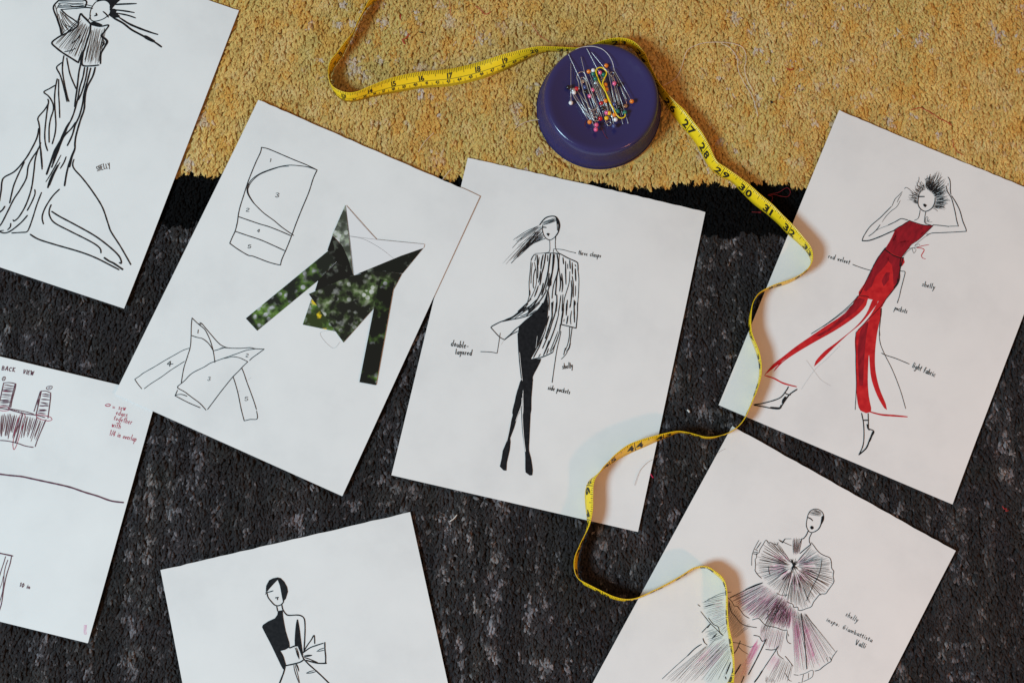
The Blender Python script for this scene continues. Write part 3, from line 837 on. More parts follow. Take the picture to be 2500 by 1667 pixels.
def tube(path, r, seg=6, taper=False):
    V, F = [], []; n = len(path); pv = [Vector(q) for q in path]; up = Vector((0, 0, 1)); prev = None
    for i, q in enumerate(pv):
        t = (pv[min(i + 1, n - 1)] - pv[max(i - 1, 0)])
        if t.length < 1e-9: t = Vector((1, 0, 0))
        t.normalize()
        a = prev - t * prev.dot(t) if prev is not None else (t.cross(up) if t.cross(up).length > 0.05 else t.cross(Vector((1, 0, 0))))
        a.normalize(); b = t.cross(a); prev = a
        rr = r * (0.35 if taper and i == n - 1 else 1.0)
        for k in range(seg):
            w = 2 * math.pi * k / seg; c = q + (a * math.cos(w) + b * math.sin(w)) * rr; V.append(tuple(c))
    for i in range(n - 1):
        for k in range(seg):
            F.append((i * seg + k, i * seg + (k + 1) % seg, (i + 1) * seg + (k + 1) % seg, (i + 1) * seg + k))
    F.append(tuple(range(seg - 1, -1, -1))); F.append(tuple((n - 1) * seg + k for k in range(seg)))
    return V, F
def lathe(prof, seg=64):
    V, F = [], []; m = len(prof)
    for r, z in prof:
        for k in range(seg):
            w = 2 * math.pi * k / seg; V.append((r * math.cos(w), r * math.sin(w), z))
    for i in range(m - 1):
        for k in range(seg):
            F.append((i * seg + k, i * seg + (k + 1) % seg, (i + 1) * seg + (k + 1) % seg, (i + 1) * seg + k))
    return V, F

# ------------------------------------------------------------------ single-stroke handwriting (x height 1, ascender 2)
G = {
'a': (0.9, [[(.8, .9), (.4, 1), (.1, .5), (.35, 0), (.75, .4), (.8, 1)], [(.8, 1), (.8, .1), (.95, 0)]]),
'b': (0.8, [[(.1, 2), (.1, 0)], [(.1, .7), (.45, 1), (.75, .5), (.45, 0), (.1, .15)]]),
'c': (0.75, [[(.7, .9), (.35, 1), (.05, .5), (.35, 0), (.7, .15)]]),
'd': (0.9, [[(.75, .8), (.4, 1), (.05, .5), (.35, 0), (.75, .4)], [(.78, 2), (.75, 0)]]),
'e': (0.75, [[(.08, .5), (.6, .65), (.45, 1), (.15, .8), (.08, .4), (.3, 0), (.68, .2)]]),
'f': (0.7, [[(.7, 1.9), (.4, 2), (.3, 1.5), (.25, 0)], [(0, 1), (.6, 1.05)]]),
'g': (0.85, [[(.7, .9), (.35, 1), (.08, .5), (.35, .1), (.7, .5)], [(.75, 1), (.7, -.5), (.35, -.9), (.05, -.6)]]),
'h': (0.8, [[(.1, 2), (.08, 0)], [(.1, .6), (.4, 1), (.65, .8), (.65, 0)]]),
'i': (0.35, [[(.15, 1), (.13, 0)], [(.2, 1.45), (.22, 1.55)]]),
'k': (0.8, [[(.1, 2), (.08, 0)], [(.65, 1), (.12, .45), (.7, 0)]]),
'l': (0.35, [[(.17, 2), (.13, .1), (.25, 0)]]),
'm': (1.2, [[(.08, 1), (.08, 0)], [(.08, .6), (.35, 1), (.5, .8), (.5, 0)], [(.5, .6), (.8, 1), (1.0, .8), (1.0, 0)]]),
'n': (0.8, [[(.08, 1), (.08, 0)], [(.08, .6), (.4, 1), (.62, .8), (.65, 0)]]),
'o': (0.8, [[(.4, 1), (.08, .5), (.4, 0), (.7, .5), (.4, 1)]]),
'p': (0.8, [[(.12, 1), (.05, -1)], [(.12, .7), (.45, 1), (.72, .55), (.45, .05), (.1, .2)]]),
'r': (0.6, [[(.1, 1), (.08, 0)], [(.1, .55), (.3, .95), (.55, .9)]]),
's': (0.65, [[(.55, .9), (.25, 1), (.12, .75), (.5, .35), (.4, .02), (.05, .1)]]),
't': (0.6, [[(.3, 1.7), (.25, .15), (.45, 0)], [(0, 1.05), (.55, 1.1)]]),
'u': (0.8, [[(.08, 1), (.08, .3), (.3, 0), (.65, .4)], [(.68, 1), (.68, 0)]]),
'v': (0.75, [[(.05, 1), (.32, 0), (.65, 1)]]),
'w': (1.0, [[(.05, 1), (.25, 0), (.45, .8), (.65, 0), (.9, 1)]]),
'y': (0.75, [[(.05, 1), (.35, .2)], [(.7, 1), (.35, -.3), (.15, -.9)]]),
'A': (1.1, [[(0, 0), (.5, 2), (.95, 0)], [(.2, .7), (.8, .7)]]),
'B': (1.1, [[(.1, 2), (.1, 0)], [(.1, 2), (.7, 1.75), (.6, 1.15), (.12, 1.05), (.85, .75), (.7, .1), (.1, 0)]]),
'C': (1.1, [[(.9, 1.7), (.5, 2), (.08, 1.1), (.35, .1), (.9, .3)]]),
'E': (1.0, [[(.8, 1.95), (.12, 2), (.1, 0), (.8, .05)], [(.12, 1.05), (.65, 1.1)]]),
'G': (1.2, [[(.85, 1.8), (.4, 1.6), (.1, .7), (.4, 0), (.85, .35), (.8, .9), (.4, .8)]]),
'H': (1.1, [[(.1, 2), (.1, 0)], [(.85, 2), (.85, 0)], [(.1, 1), (.85, 1.05)]]),
'I': (0.5, [[(.25, 2), (.2, 0)]]),
'K': (1.1, [[(.1, 2), (.1, 0)], [(.85, 2), (.15, .9), (.95, 0)]]),
'L': (0.9, [[(.15, 2), (.1, .05), (.75, .1)]]),
'S': (1.0, [[(.8, 1.7), (.4, 2), (.1, 1.5), (.75, .6), (.5, .05), (.05, .3)]]),
'V': (1.1, [[(.05, 2), (.45, 0), (.95, 2)]]),
'W': (1.5, [[(.05, 2), (.35, 0), (.7, 1.6), (1.0, 0), (1.35, 2)]]),
'Y': (1.0, [[(.05, 2), (.45, 1)], [(.9, 2), (.3, -.4)]]),
'0': (1.0, [[(.45, 2), (.1, 1), (.45, 0), (.85, 1), (.45, 2)]]),
'1': (0.7, [[(.15, 1.6), (.4, 2), (.4, 0)]]),
'2': (1.0, [[(.12, 1.5), (.3, 1.95), (.7, 1.9), (.8, 1.4), (.1, 0), (.88, 0)]]),
'3': (1.0, [[(.12, 1.7), (.5, 2), (.8, 1.55), (.4, 1.1), (.85, .55), (.5, 0), (.08, .3)]]),
'4': (1.0, [[(.65, 0), (.65, 2), (.05, .6), (.9, .6)]]),
'5': (1.0, [[(.8, 2), (.22, 2), (.15, 1.1), (.6, 1.25), (.88, .65), (.5, 0), (.08, .25)]]),
'6': (1.0, [[(.75, 1.85), (.4, 1.9), (.12, 1.0), (.2, .2), (.5, 0), (.85, .5), (.55, 1.1), (.15, .7)]]),
'7': (1.0, [[(.1, 2), (.88, 2), (.4, 0)]]),
'8': (1.0, [[(.48, 1.1), (.15, 1.55), (.48, 2), (.8, 1.55), (.48, 1.1), (.1, .5), (.48, 0), (.88, .5), (.48, 1.1)]]),
'9': (1.0, [[(.8, 1.4), (.5, .9), (.15, 1.4), (.45, 2), (.8, 1.7), (.8, 1.0), (.5, 0), (.2, .1)]]),
'/': (0.5, [[(.1, -.1), (.5, 2)]]), '-': (0.7, [[(.1, .6), (.6, .7)]]), ':': (0.5, [[(.2, .8), (.22, .9)], [(.2, .15), (.22, .25)]]),
'~': (0.7, [])}

class Ink:
    """Collects flat ink strokes of one colour lying on a sheet (u, v in mm on the sheet)."""
    def __init__(s): s.V = []; s.F = []; s.n = 0
    def stroke(s, pts, w, taper=False, hz=None, z=0.1, smooth=True, wob=0.12, step=1.2):
        if smooth: pts = catmull(pts, step)
        n = len(pts)
        if n < 2: return
        s.n += 1; zz = z + (s.n % 60) * 0.0004; b = len(s.V)
        half = []
        for i in range(n):
            t = i / (n - 1); q = w / 2 * (1 + wob * math.sin(i * 0.9 + s.n * 1.7) * random.random())
            if taper: q *= 0.28 + 0.72 * math.sin(math.pi * min(1, max(0, t * 0.92 + 0.04))) ** 0.6
            half.append(q)
        for i, (x, y) in enumerate(pts):
            x0, y0 = pts[max(i - 1, 0)]; x1, y1 = pts[min(i + 1, n - 1)]
            dx, dy = x1 - x0, y1 - y0; d = math.hypot(dx, dy) or 1e-6; dx /= d; dy /= d
            ex = -0.35 * w * dx if i == 0 else (0.35 * w * dx if i == n - 1 else 0); ey = -0.35 * w * dy if i == 0 else (0.35 * w * dy if i == n - 1 else 0)
            if not taper:
                x += ex; y += ey
            k = 0.75 if i in (0, n - 1) else 1.0
            q = half[i] * k
            for sg in (1, -1):
                a, c = x - dy * q * sg, y + dx * q * sg; s.V.append((a, c, zz + hz(a, c)))
        for i in range(n - 1): s.F.append((b + 2 * i, b + 2 * i + 1, b + 2 * i + 3, b + 2 * i + 2))
    def fill(s, pts, hz, z=0.1, smooth=True):
        if smooth: pts = catmull(pts, 4.0, True)
        s.n += 1; zz = z + (s.n % 60) * 0.0004; b = len(s.V)
        tris = tessellate_polygon([[Vector((x, y, 0)) for x, y in pts]])
        s.V += [(x, y, zz + hz(x, y)) for x, y in pts]; s.F += [tuple(b + i for i in t) for t in tris]
    def build(s, name, mat, parent):
        if s.F:
            for_flip = []
            for f in s.F:
                p = [s.V[i] for i in f]
                ar = sum(p[i][0] * p[(i + 1) % len(p)][1] - p[(i + 1) % len(p)][0] * p[i][1] for i in range(len(p)))
                for_flip.append(f if ar >= 0 else f[::-1])
            return link(name, mesh(name, s.V, for_flip), mat, parent)
def frac(poly, t):
    L = [0.0]
    for a, b in zip(poly, poly[1:]): L.append(L[-1] + math.dist(a, b))
    d = t * L[-1]
    for i in range(len(poly) - 1):
        if d <= L[i + 1] or i == len(poly) - 2:
            k = (d - L[i]) / max(1e-6, L[i + 1] - L[i]); return tuple(a + (b - a) * k for a, b in zip(poly[i], poly[i + 1]))
def text_strokes(txt, a, b, xh):
    tot = sum(G[c][0] + 0.32 for c in txt); d = math.dist(a, b); sx = d / tot
    ux, uy = (b[0] - a[0]) / d, (b[1] - a[1]) / d; x = 0; res = []
    for c in txt:
        adv, st = G[c]; j = random.uniform(-0.08, 0.08); sl = random.uniform(0, .16); kz = random.uniform(.92, 1.1)
        for s in st:
            res.append([(a[0] + ux * ((x + px) * sx + py * sl * xh * .5) - uy * (py * kz + j) * xh, a[1] + uy * ((x + px) * sx + py * sl * xh * .5) + ux * (py * kz + j) * xh) for px, py in [(q[0] + random.uniform(-.02, .02), q[1] + random.uniform(-.03, .03)) for q in s]])
        x += adv + 0.32
    return res

# ------------------------------------------------------------------ the rug (surface everything lies on)
def vnoise(x, y, cx, cy, seed):
    r = np.random.RandomState(seed); T = r.rand(257, 257)
    u = x / cx + 1000.37; v = y / cy + 1000.71
    i = np.floor(u).astype(int); j = np.floor(v).astype(int); fu = u - i; fv = v - j
    fu = fu * fu * (3 - 2 * fu); fv = fv * fv * (3 - 2 * fv)
    i0, i1, j0, j1 = i % 256, (i + 1) % 256, j % 256, (j + 1) % 256
    return (T[i0, j0] * (1 - fu) + T[i1, j0] * fu) * (1 - fv) + (T[i0, j1] * (1 - fu) + T[i1, j1] * fu) * fv
def edge_y(E, x):
    (x0, y0), (x1, y1) = E
    return y0 + (y1 - y0) * (x - x0) / (x1 - x0)
DIMS = {k: (228.6, 304.8) for k in POSES}; DIMS['P7'] = (304.8, 228.6)
def inside(x, y, k, grow=0.0):
    px, py, t = POSES[k]; t = math.radians(t); c, s = math.cos(t), math.sin(t); w, h = DIMS[k]
    u = c * (x - px) + s * (y - py); v = -s * (x - px) + c * (y - py)
    return (np.abs(u) < w / 2 + grow) & (np.abs(v) < h / 2 + grow)
X0, X1, Y0, Y1 = -570., 600., -190., 620.
sp = 2.35
gx, gy = np.meshgrid(np.arange(X0, X1, sp), np.arange(Y0, Y1, sp * 0.88)); gx = gx.copy()
gx[1::2] += sp / 2
rs = np.random.RandomState(3)
tx = (gx + rs.uniform(-.42, .42, gx.shape) * sp).ravel(); ty = (gy + rs.uniform(-.42, .42, gy.shape) * sp).ravel()
deep = np.zeros(tx.shape, bool); press = np.zeros(tx.shape, bool); near = np.zeros(tx.shape, bool)
for k in POSES:
    deep |= inside(tx, ty, k, -24.0); press |= inside(tx, ty, k, 1.0); near |= inside(tx, ty - 4, k, 6.0)
pd = np.hypot(tx - PUCK[0], ty - PUCK[1]); deep |= pd < 40; press |= pd < 61
near |= pd < 68
tx, ty, press, near = tx[~deep], ty[~deep], press[~deep], near[~deep]
ey = edge_y(EDGE_YELLOW, tx) + (vnoise(tx, ty * 0, 6, 9, 11) - .5) * 8 + (vnoise(tx, ty * 0, 34, 9, 12) - .5) * 7
eb = edge_y(EDGE_BLACK, tx) + (vnoise(tx, ty * 0, 8, 9, 13) - .5) * 9 + 2.5
zone = np.where(ty > ey, 0, np.where(ty > eb, 1, 2))

def pile(zone_id, name, seed, rad, hi, lean, depth, drop, nfuzz, label):
    r = np.random.RandomState(seed)
    m = zone == zone_id; x, y, pr, nr = tx[m], ty[m], press[m], near[m]; n = len(x)
    low = vnoise(x, y, 26, 40, seed + 1); streak = vnoise(x, y, 5.5, 16, seed + 2); fine = r.rand(n)
    tip = hi - depth * (1 - streak) * (0.4 + low) - .55 * depth * fine
    tip = np.where(pr, tip - 3.4, np.where(nr, tip - 1.0, tip))
    if zone_id == 0:
        a = vnoise(x, y, 70, 90, 21); b = vnoise(x, y, 8, 17, 22); c = vnoise(x, y, 5, 9, 23); g = r.rand(n)
        base = np.array([0.91, 0.595, 0.185])[None] * (0.82 + 0.30 * c + 0.10 * (g - .5) + .16 * (vnoise(x, y, 120, 150, 29) - .5))[:, None]
        col = base.copy()
        olive = np.array([0.78, 0.60, 0.19]); orange = np.array([0.90, 0.48, 0.10]); pale = np.array([0.95, 0.68, 0.29]); lilac = np.array([0.80, 0.66, 0.60])
        k1 = np.clip((a - .6) * 2.5, 0, .4); k1 = np.maximum(k1, 0.6 * np.exp(-(((x + 112) / 42) ** 2 + ((y - 500) / 60) ** 2)))
        col = col * (1 - k1[:, None]) + olive * k1[:, None]
        k2 = np.clip((b - .62) * 4, 0, .8); col = col * (1 - k2[:, None]) + orange * k2[:, None]
        k3 = np.clip((.30 - b) * 3.5, 0, .7); col = col * (1 - k3[:, None]) + pale * k3[:, None]
        sp1 = vnoise(x, y, 5.5, 9, 24); k4 = np.clip((sp1 - .79) * 7, 0, .8) * np.clip((vnoise(x, y, 46, 60, 25) - .3) * 2.5, 0, 1)
        col = col * (1 - k4[:, None]) + lilac * k4[:, None]
    elif zone_id == 1:
        col = np.repeat(np.array([[0.0042, 0.0042, 0.0046]]), n, 0) * (0.6 + 0.8 * r.rand(n))[:, None]
    else:
        a = vnoise(x, y, 3.4, 6.4, 31); b = vnoise(x, y, 8, 85, 32); c = vnoise(x, y, 60, 90, 33); g = r.rand(n)
        lum = 0.026 + 0.018 * g + 0.045 * np.clip(b - .35, 0, 1)
        hi2 = np.clip((a - .70 + .36 * (b - .5)) * 3.6, 0, 1) * (0.6 + .4 * g)
        lum = lum + hi2 * 0.28 * (0.55 + .6 * c)
        tint = np.stack([1.05 + .08 * (vnoise(x, y, 12, 18, 34) - .3), np.ones(n) * .955, 0.97 + .12 * (vnoise(x, y, 14, 20, 35) - .4)], 1)
        col = lum[:, None] * tint
    # tuft: a leaning, slightly bent yarn end; 4 rings of 5 and a tip
    K = 5; prof = [(0.25, 1.0), (0.72, 1.05), (0.96, 0.62)]
    L = r.uniform(.7, 1.25, n); ang = r.normal(-math.pi / 2, .42, n); ln = lean * L
    root = hi - drop; H = tip - root
    R = rad * r.uniform(.78, 1.28, n); ph = r.uniform(0, 6.28, n)
    V = np.zeros((n, 3 * K + 1, 3)); 
    for i, (t, k) in enumerate(prof):
        cxx = x + np.cos(ang) * ln * t ** 1.7; cyy = y + np.sin(ang) * ln * t ** 1.7; cz = root + H * (t if t < .9 else .95)
        for q in range(K):
            w = ph + 2 * math.pi * q / K + t * .9; jj = rad * .30 * (i > 0)
            V[:, i * K + q, 0] = cxx + np.cos(w) * R * k + r.uniform(-jj, jj, n); V[:, i * K + q, 1] = cyy + np.sin(w) * R * k * 1.15 + r.uniform(-jj, jj, n); V[:, i * K + q, 2] = cz + r.uniform(-jj, jj, n) * 1.2
    V[:, -1, 0] = x + np.cos(ang) * ln * 1.03; V[:, -1, 1] = y + np.sin(ang) * ln * 1.03; V[:, -1, 2] = tip
    f = []
    for i in range(2):
        for q in range(K):
            a_, b_, c_, d_ = i * K + q, i * K + (q + 1) % K, (i + 1) * K + (q + 1) % K, (i + 1) * K + q
            f += [(a_, b_, c_), (a_, c_, d_)]
    for q in range(K): f.append((2 * K + q, 2 * K + (q + 1) % K, 3 * K))
    f = np.array(f); nv = 3 * K + 1
    Fa = (f[None] + (np.arange(n) * nv)[:, None, None]).reshape(-1, 3)
    # loose fuzz fibres: thin triangles standing off the tufts
    fz = n * nfuzz; idx = r.randint(0, n, fz); fa = np.where(r.rand(fz) < .65, r.normal(-1.57, .6, fz), r.uniform(0, 6.28, fz)); fl = r.uniform(1.6, 4.6, fz)
    tb = r.uniform(.3, 1.0, fz); bx = x[idx] + (V[idx, -1, 0] - x[idx]) * tb + r.uniform(-1.2, 1.2, fz); by = y[idx] + (V[idx, -1, 1] - y[idx]) * tb; bz = root + H[idx] * tb + r.uniform(-.2, .9, fz)
    W = np.zeros((fz, 3, 3)); wv = .17
    W[:, 0] = np.stack([bx - np.sin(fa) * wv, by + np.cos(fa) * wv, bz], 1); W[:, 1] = np.stack([bx + np.sin(fa) * wv, by - np.cos(fa) * wv, bz], 1)
    W[:, 2] = np.stack([bx + np.cos(fa) * fl, by + np.sin(fa) * fl, np.minimum(bz + r.uniform(-.5, .9, fz), hi)], 1)
    keep = ~(pr | nr)[idx]; W = W[keep]; idx = idx[keep]; fz = len(idx)
    allV = np.concatenate([V.reshape(-1, 3), W.reshape(-1, 3)]) * SC
    allF = np.concatenate([Fa, (np.arange(fz * 3).reshape(-1, 3) + n * nv)])
    cols = np.concatenate([np.repeat(col, nv, 0), np.repeat(col[idx] * r.uniform(.85, 1.1, fz)[:, None] * (1.0 if zone_id == 0 else .75), 3, 0)])
    me = bpy.data.meshes.new(name); me.vertices.add(len(allV)); me.vertices.foreach_set('co', allV.astype(np.float32).ravel())
    me.loops.add(allF.size); me.loops.foreach_set('vertex_index', allF.astype(np.int32).ravel())
    me.polygons.add(len(allF)); me.polygons.foreach_set('loop_start', np.arange(0, allF.size, 3, dtype=np.int32))
    me.polygons.foreach_set('loop_total', np.full(len(allF), 3, np.int32)); me.polygons.foreach_set('use_smooth', np.ones(len(allF), bool))
    at = me.color_attributes.new('yarn', 'FLOAT_COLOR', 'POINT')
    at.data.foreach_set('color', np.concatenate([cols, np.ones((len(cols), 1))], 1).astype(np.float32).ravel())
    me.update(); me.validate()
    mt, nn, ll, b_ = newmat(name + '_wool')
    ca = nn.new('ShaderNodeVertexColor'); ca.layer_name = 'yarn'
    fn = noise(nn, ll, coords(nn, ll, (1, .55, 1)), 1500, 2)
    mx = nn.new('ShaderNodeMix'); mx.data_type = 'RGBA'; mx.blend_type = 'MULTIPLY'; mx.inputs[0].default_value = 1.0
    rr = ramp(nn, ll, fn.outputs[0], [(0.30, (.72, .72, .72)), (0.68, (1.08, 1.08, 1.08))])
    ll.new(ca.outputs[0], mx.inputs[6]); ll.new(rr.outputs[0], mx.inputs[7]); ll.new(mx.outputs[2], b_.inputs['Base Color'])
    ge = nn.new('ShaderNodeNewGeometry'); vm = nn.new('ShaderNodeMix'); vm.data_type = 'VECTOR'; vm.inputs[0].default_value = .5
    ll.new(ge.outputs['Normal'], vm.inputs[4]); vm.inputs[5].default_value = (0, 0, 1)
    vn = nn.new('ShaderNodeVectorMath'); vn.operation = 'NORMALIZE'; ll.new(vm.outputs[1], vn.inputs[0]); ll.new(vn.outputs[0], b_.inputs['Normal'])   # soft, fibrous shading
    b_.inputs['Roughness'].default_value = 0.95; b_.inputs['Specular IOR Level'].default_value = 0.1
    tl = nn.new('ShaderNodeBsdfTranslucent'); ll.new(mx.outputs[2], tl.inputs[0]); ms = nn.new('ShaderNodeMixShader'); ms.inputs[0].default_value = .25 if zone_id == 0 else .2
    ll.new(b_.outputs[0], ms.inputs[1]); ll.new(tl.outputs[0], ms.inputs[2]); ll.new(ms.outputs[0], nn['Material Output'].inputs['Surface'])
    b_.inputs['Sheen Weight'].default_value = 0.25 if zone_id == 0 else (0.05 if zone_id == 2 else 0.0); b_.inputs['Sheen Roughness'].default_value = 0.5
    o = link(name, me, mt, rug); tag(o, label, kind='stuff')
    return o
bm_v = [(X0, Y0, -10.5), (X1, Y0, -10.5), (X1, Y1, -10.5), (X0, Y1, -10.5), (X0, Y0, -8.6), (X1, Y0, -8.6), (X1, Y1, -8.6), (X0, Y1, -8.6)]
rug = link('rug', mesh('rug', bm_v, [(3, 2, 1, 0), (4, 5, 6, 7), (0, 1, 5, 4), (1, 2, 6, 5), (2, 3, 7, 6), (3, 0, 4, 7)]), plain('rug_backing', (0.03, 0.024, 0.018), 0.95))
tag(rug, 'mustard yellow, black and heathered charcoal wool rug under all the sheets', kind='structure')
pile(0, 'yellow_pile', 101, 1.5, 0.2, 7.4, 1.15, 5.4, 3, 'mustard yellow wool pile with lilac flecks')
pile(1, 'black_band', 201, 1.45, -1.2, 4.4, 2.0, 7.0, 1, 'plain black stripe of pile')
pile(2, 'charcoal_pile', 301, 1.32, -0.6, 5.6, 1.5, 6.0, 2, 'heathered charcoal pile with light grey flecks')

def backing(name, ya, yb, col, z):
    V = [(X0 + 1, ya[0], z), (X1 - 1, ya[1], z), (X1 - 1, yb[1], z), (X0 + 1, yb[0], z)]
    link(name, mesh(name, V, [(0, 1, 2, 3)]), plain(name + '_wool', col, .95), rug)
eyl = (edge_y(EDGE_YELLOW, X0), edge_y(EDGE_YELLOW, X1)); ebl = (edge_y(EDGE_BLACK, X0), edge_y(EDGE_BLACK, X1))
backing('yellow_underpile', (eyl[0] + 6, eyl[1] + 6), (Y1 - 1, Y1 - 1), (.62, .38, .11), -3.9)
backing('charcoal_underpile', (Y0 + 1, Y0 + 1), (ebl[0] - 4, ebl[1] - 4), (.012, .012, .013), -5.6)

# ------------------------------------------------------------------ the drawing sheets
SHEETS = {
 'P1': dict(z=0.0, lift=[(1, -1, 2.0, 80)], label='top left sheet with black marker figure in a long trailing dress, signed SHELLY'),
 'P2': dict(z=1.15, lift=[(-1, 1, 1.5, 70)], label='sheet with numbered pattern outlines and a collaged printed wrap top glued on'),
 'P3': dict(z=0.0, lift=[(1, 1, -3.6, 130), (-1, -1, 1.0, 70)], label='middle sheet showing a woman in a striped jacket and black trousers'),
 'P4': dict(z=0.0, lift=[(-1, 1, 1.5, 60), (1, -1, 1.2, 70)], label='right hand sheet showing a curly haired figure in a red velvet jumpsuit'),
 'P5': dict(z=0.0, lift=[(1, 1, 1.2, 70)], label='lower right sheet showing a pink ruffled gown with fan pleats'),
 'P6': dict(z=0.0, lift=[(-1, 1, 1.0, 60)], label='bottom sheet showing a figure with black bob and bow sash dress'),
 'P7': dict(z=0.0, lift=[(1, -1, 1.2, 70)], label='left edge sheet headed BACK VIEW with plum and crimson sewing diagram')}
def make_h(k):
    w, h = DIMS[k]; ph = sum(map(ord, k)) * 1.3; lf = SHEETS[k]['lift']
    def hz(u, v):
        z = 0.35 * (1 + math.sin(u / 58 + ph) * math.sin(v / 71 + ph * 1.7))
        for su, sv, a, r in lf:
            d = math.hypot(u - su * w / 2, v - sv * h / 2)
            if d < r: z += a * (1 - d / r) ** 2
        return z
    return hz
def poly_plate(pts, th, hz, z):
    """flat cut-out with thickness"""
    n = len(pts); V = [(x, y, z + hz(x, y)) for x, y in pts] + [(x, y, z + th + hz(x, y)) for x, y in pts]
    tr = tessellate_polygon([[Vector((x, y, 0)) for x, y in pts]]); F = []
    for t in tr:
        a, b, c = (pts[i] for i in t); ar = (b[0] - a[0]) * (c[1] - a[1]) - (b[1] - a[1]) * (c[0] - a[0])
        t = tuple(t) if ar > 0 else tuple(t)[::-1]
        F.append(tuple(n + i for i in t)); F.append(t[::-1])
    for i in range(n): F.append((i, (i + 1) % n, n + (i + 1) % n, n + i))
    return V, F
def bokeh_mat(name, offs, dark, stops, flowers=False, amount=0.5):
    m, n, l, b = newmat(name)
    tc = n.new('ShaderNodeTexCoord'); mp = n.new('ShaderNodeMapping'); mp.inputs['Location'].default_value = offs
    l.new(tc.outputs['Object'], mp.inputs[0]); v = mp.outputs[0]
    w1 = noise(n, l, v, 62, 3, .55); w2 = noise(n, l, v, 120, 2.5, .55); w3 = noise(n, l, v, 60, 3)
    vo = n.new('ShaderNodeTexVoronoi'); vo.inputs['Scale'].default_value = 190; l.new(v, vo.inputs['Vector'])
    sp_ = n.new('ShaderNodeSeparateColor'); l.new(vo.outputs['Color'], sp_.inputs[0])
    dm = n.new('ShaderNodeMapRange'); dm.inputs[1].default_value = .50; dm.inputs[2].default_value = .34; dm.inputs[3].default_value = 0; dm.inputs[4].default_value = .34; l.new(vo.outputs['Distance'], dm.inputs[0])
    dk = n.new('ShaderNodeMath'); dk.operation = 'MULTIPLY'; l.new(dm.outputs[0], dk.inputs[0]); l.new(sp_.outputs[0], dk.inputs[1])
    ad = n.new('ShaderNodeMath'); ad.operation = 'ADD'; l.new(w2.outputs[0], ad.inputs[0]); l.new(dk.outputs[0], ad.inputs[1])
    sb = n.new('ShaderNodeMath'); sb.operation = 'SUBTRACT'; l.new(ad.outputs[0], sb.inputs[0]); sb.inputs[1].default_value = .07
    r1 = ramp(n, l, sb.outputs[0], stops)
    msk = n.new('ShaderNodeMapRange'); msk.inputs[1].default_value = 0.66 - amount * .34; msk.inputs[2].default_value = 0.86 - amount * .34
    l.new(w1.outputs[0], msk.inputs[0])
    mx = n.new('ShaderNodeMix'); mx.data_type = 'RGBA'; l.new(msk.outputs[0], mx.inputs[0])
    mx.inputs[6].default_value = (*dark, 1); l.new(r1.outputs[0], mx.inputs[7]); out = mx.outputs[2]
    if flowers:
        ms2 = n.new('ShaderNodeMapRange'); ms2.inputs[1].default_value = .55; ms2.inputs[2].default_value = .60; l.new(w3.outputs[0], ms2.inputs[0])
        m2 = n.new('ShaderNodeMix'); m2.data_type = 'RGBA'; l.new(ms2.outputs[0], m2.inputs[0]); l.new(out, m2.inputs[6])
        m2.inputs[7].default_value = (.75, .55, .02, 1); out = m2.outputs[2]
    l.new(out, b.inputs['Base Color']); b.inputs['Roughness'].default_value = 0.4; b.inputs['Specular IOR Level'].default_value = .25
    return m
GREENS = [(.28, (.02, .05, .015)), (.42, (.10, .20, .035)), (.52, (.17, .30, .06)), (.60, (.33, .36, .34)), (.72, (.55, .57, .58))]
GREYS = [(.30, (.03, .035, .03)), (.46, (.16, .18, .15)), (.56, (.30, .36, .26)), (.70, (.52, .54, .52))]
GREYG = [(.30, (.02, .03, .012)), (.44, (.10, .16, .05)), (.54, (.28, .33, .20)), (.68, (.52, .54, .50))]
COLM = {'a': bokeh_mat('printed_leaves', (.03, .02, 0), (.012, .016, .012), GREENS, amount=.66),
        'b': bokeh_mat('printed_shadow', (.31, .12, 0), (.006, .008, .006), GREENS, amount=.30),
        'c': bokeh_mat('printed_pale_leaves', (.52, .22, 0), (.05, .06, .045), GREYS, amount=.78),
        'd': bokeh_mat('printed_dark_branch', (.71, .05, 0), (.007, .008, .007), GREYS, amount=.30),
        'e': bokeh_mat('printed_branches', (.95, .42, 0), (.010, .012, .009), GREYG, amount=.60),
        'f': bokeh_mat('printed_flowers', (.123, .64, 0), (.03, .045, .012), GREENS, True, .45),
        'h': bokeh_mat('printed_dark_wedge', (.83, .61, 0), (.006, .009, .007), GREYS, amount=.26), 'g': plain('folded_tracing_paper', (.735, .735, .75), .6)}
COLL_Z = {'f': 0, 'a': 1, 'd': 2, 'c': 3, 'h': 3, 'e': 4, 'g': 5, 'b': 6}
COLL_N = {'a': ('sleeve_cutout', 'leafy green printed sleeve strip'), 'b': ('sleeve_cutout', 'dark printed sleeve strip'), 'c': ('collar_cutout', 'pale leaf printed collar'),
          'd': ('bodice_cutout', 'dark printed side bodice'), 'e': ('bodice_cutout', 'branch printed front bodice'), 'f': ('hem_cutout', 'hem strip printed with yellow flowers'),
          'g': ('folded_collar', 'white folded back collar'), 'h': ('collar_cutout', 'dark printed collar wedge')}
sheet_objs = {}
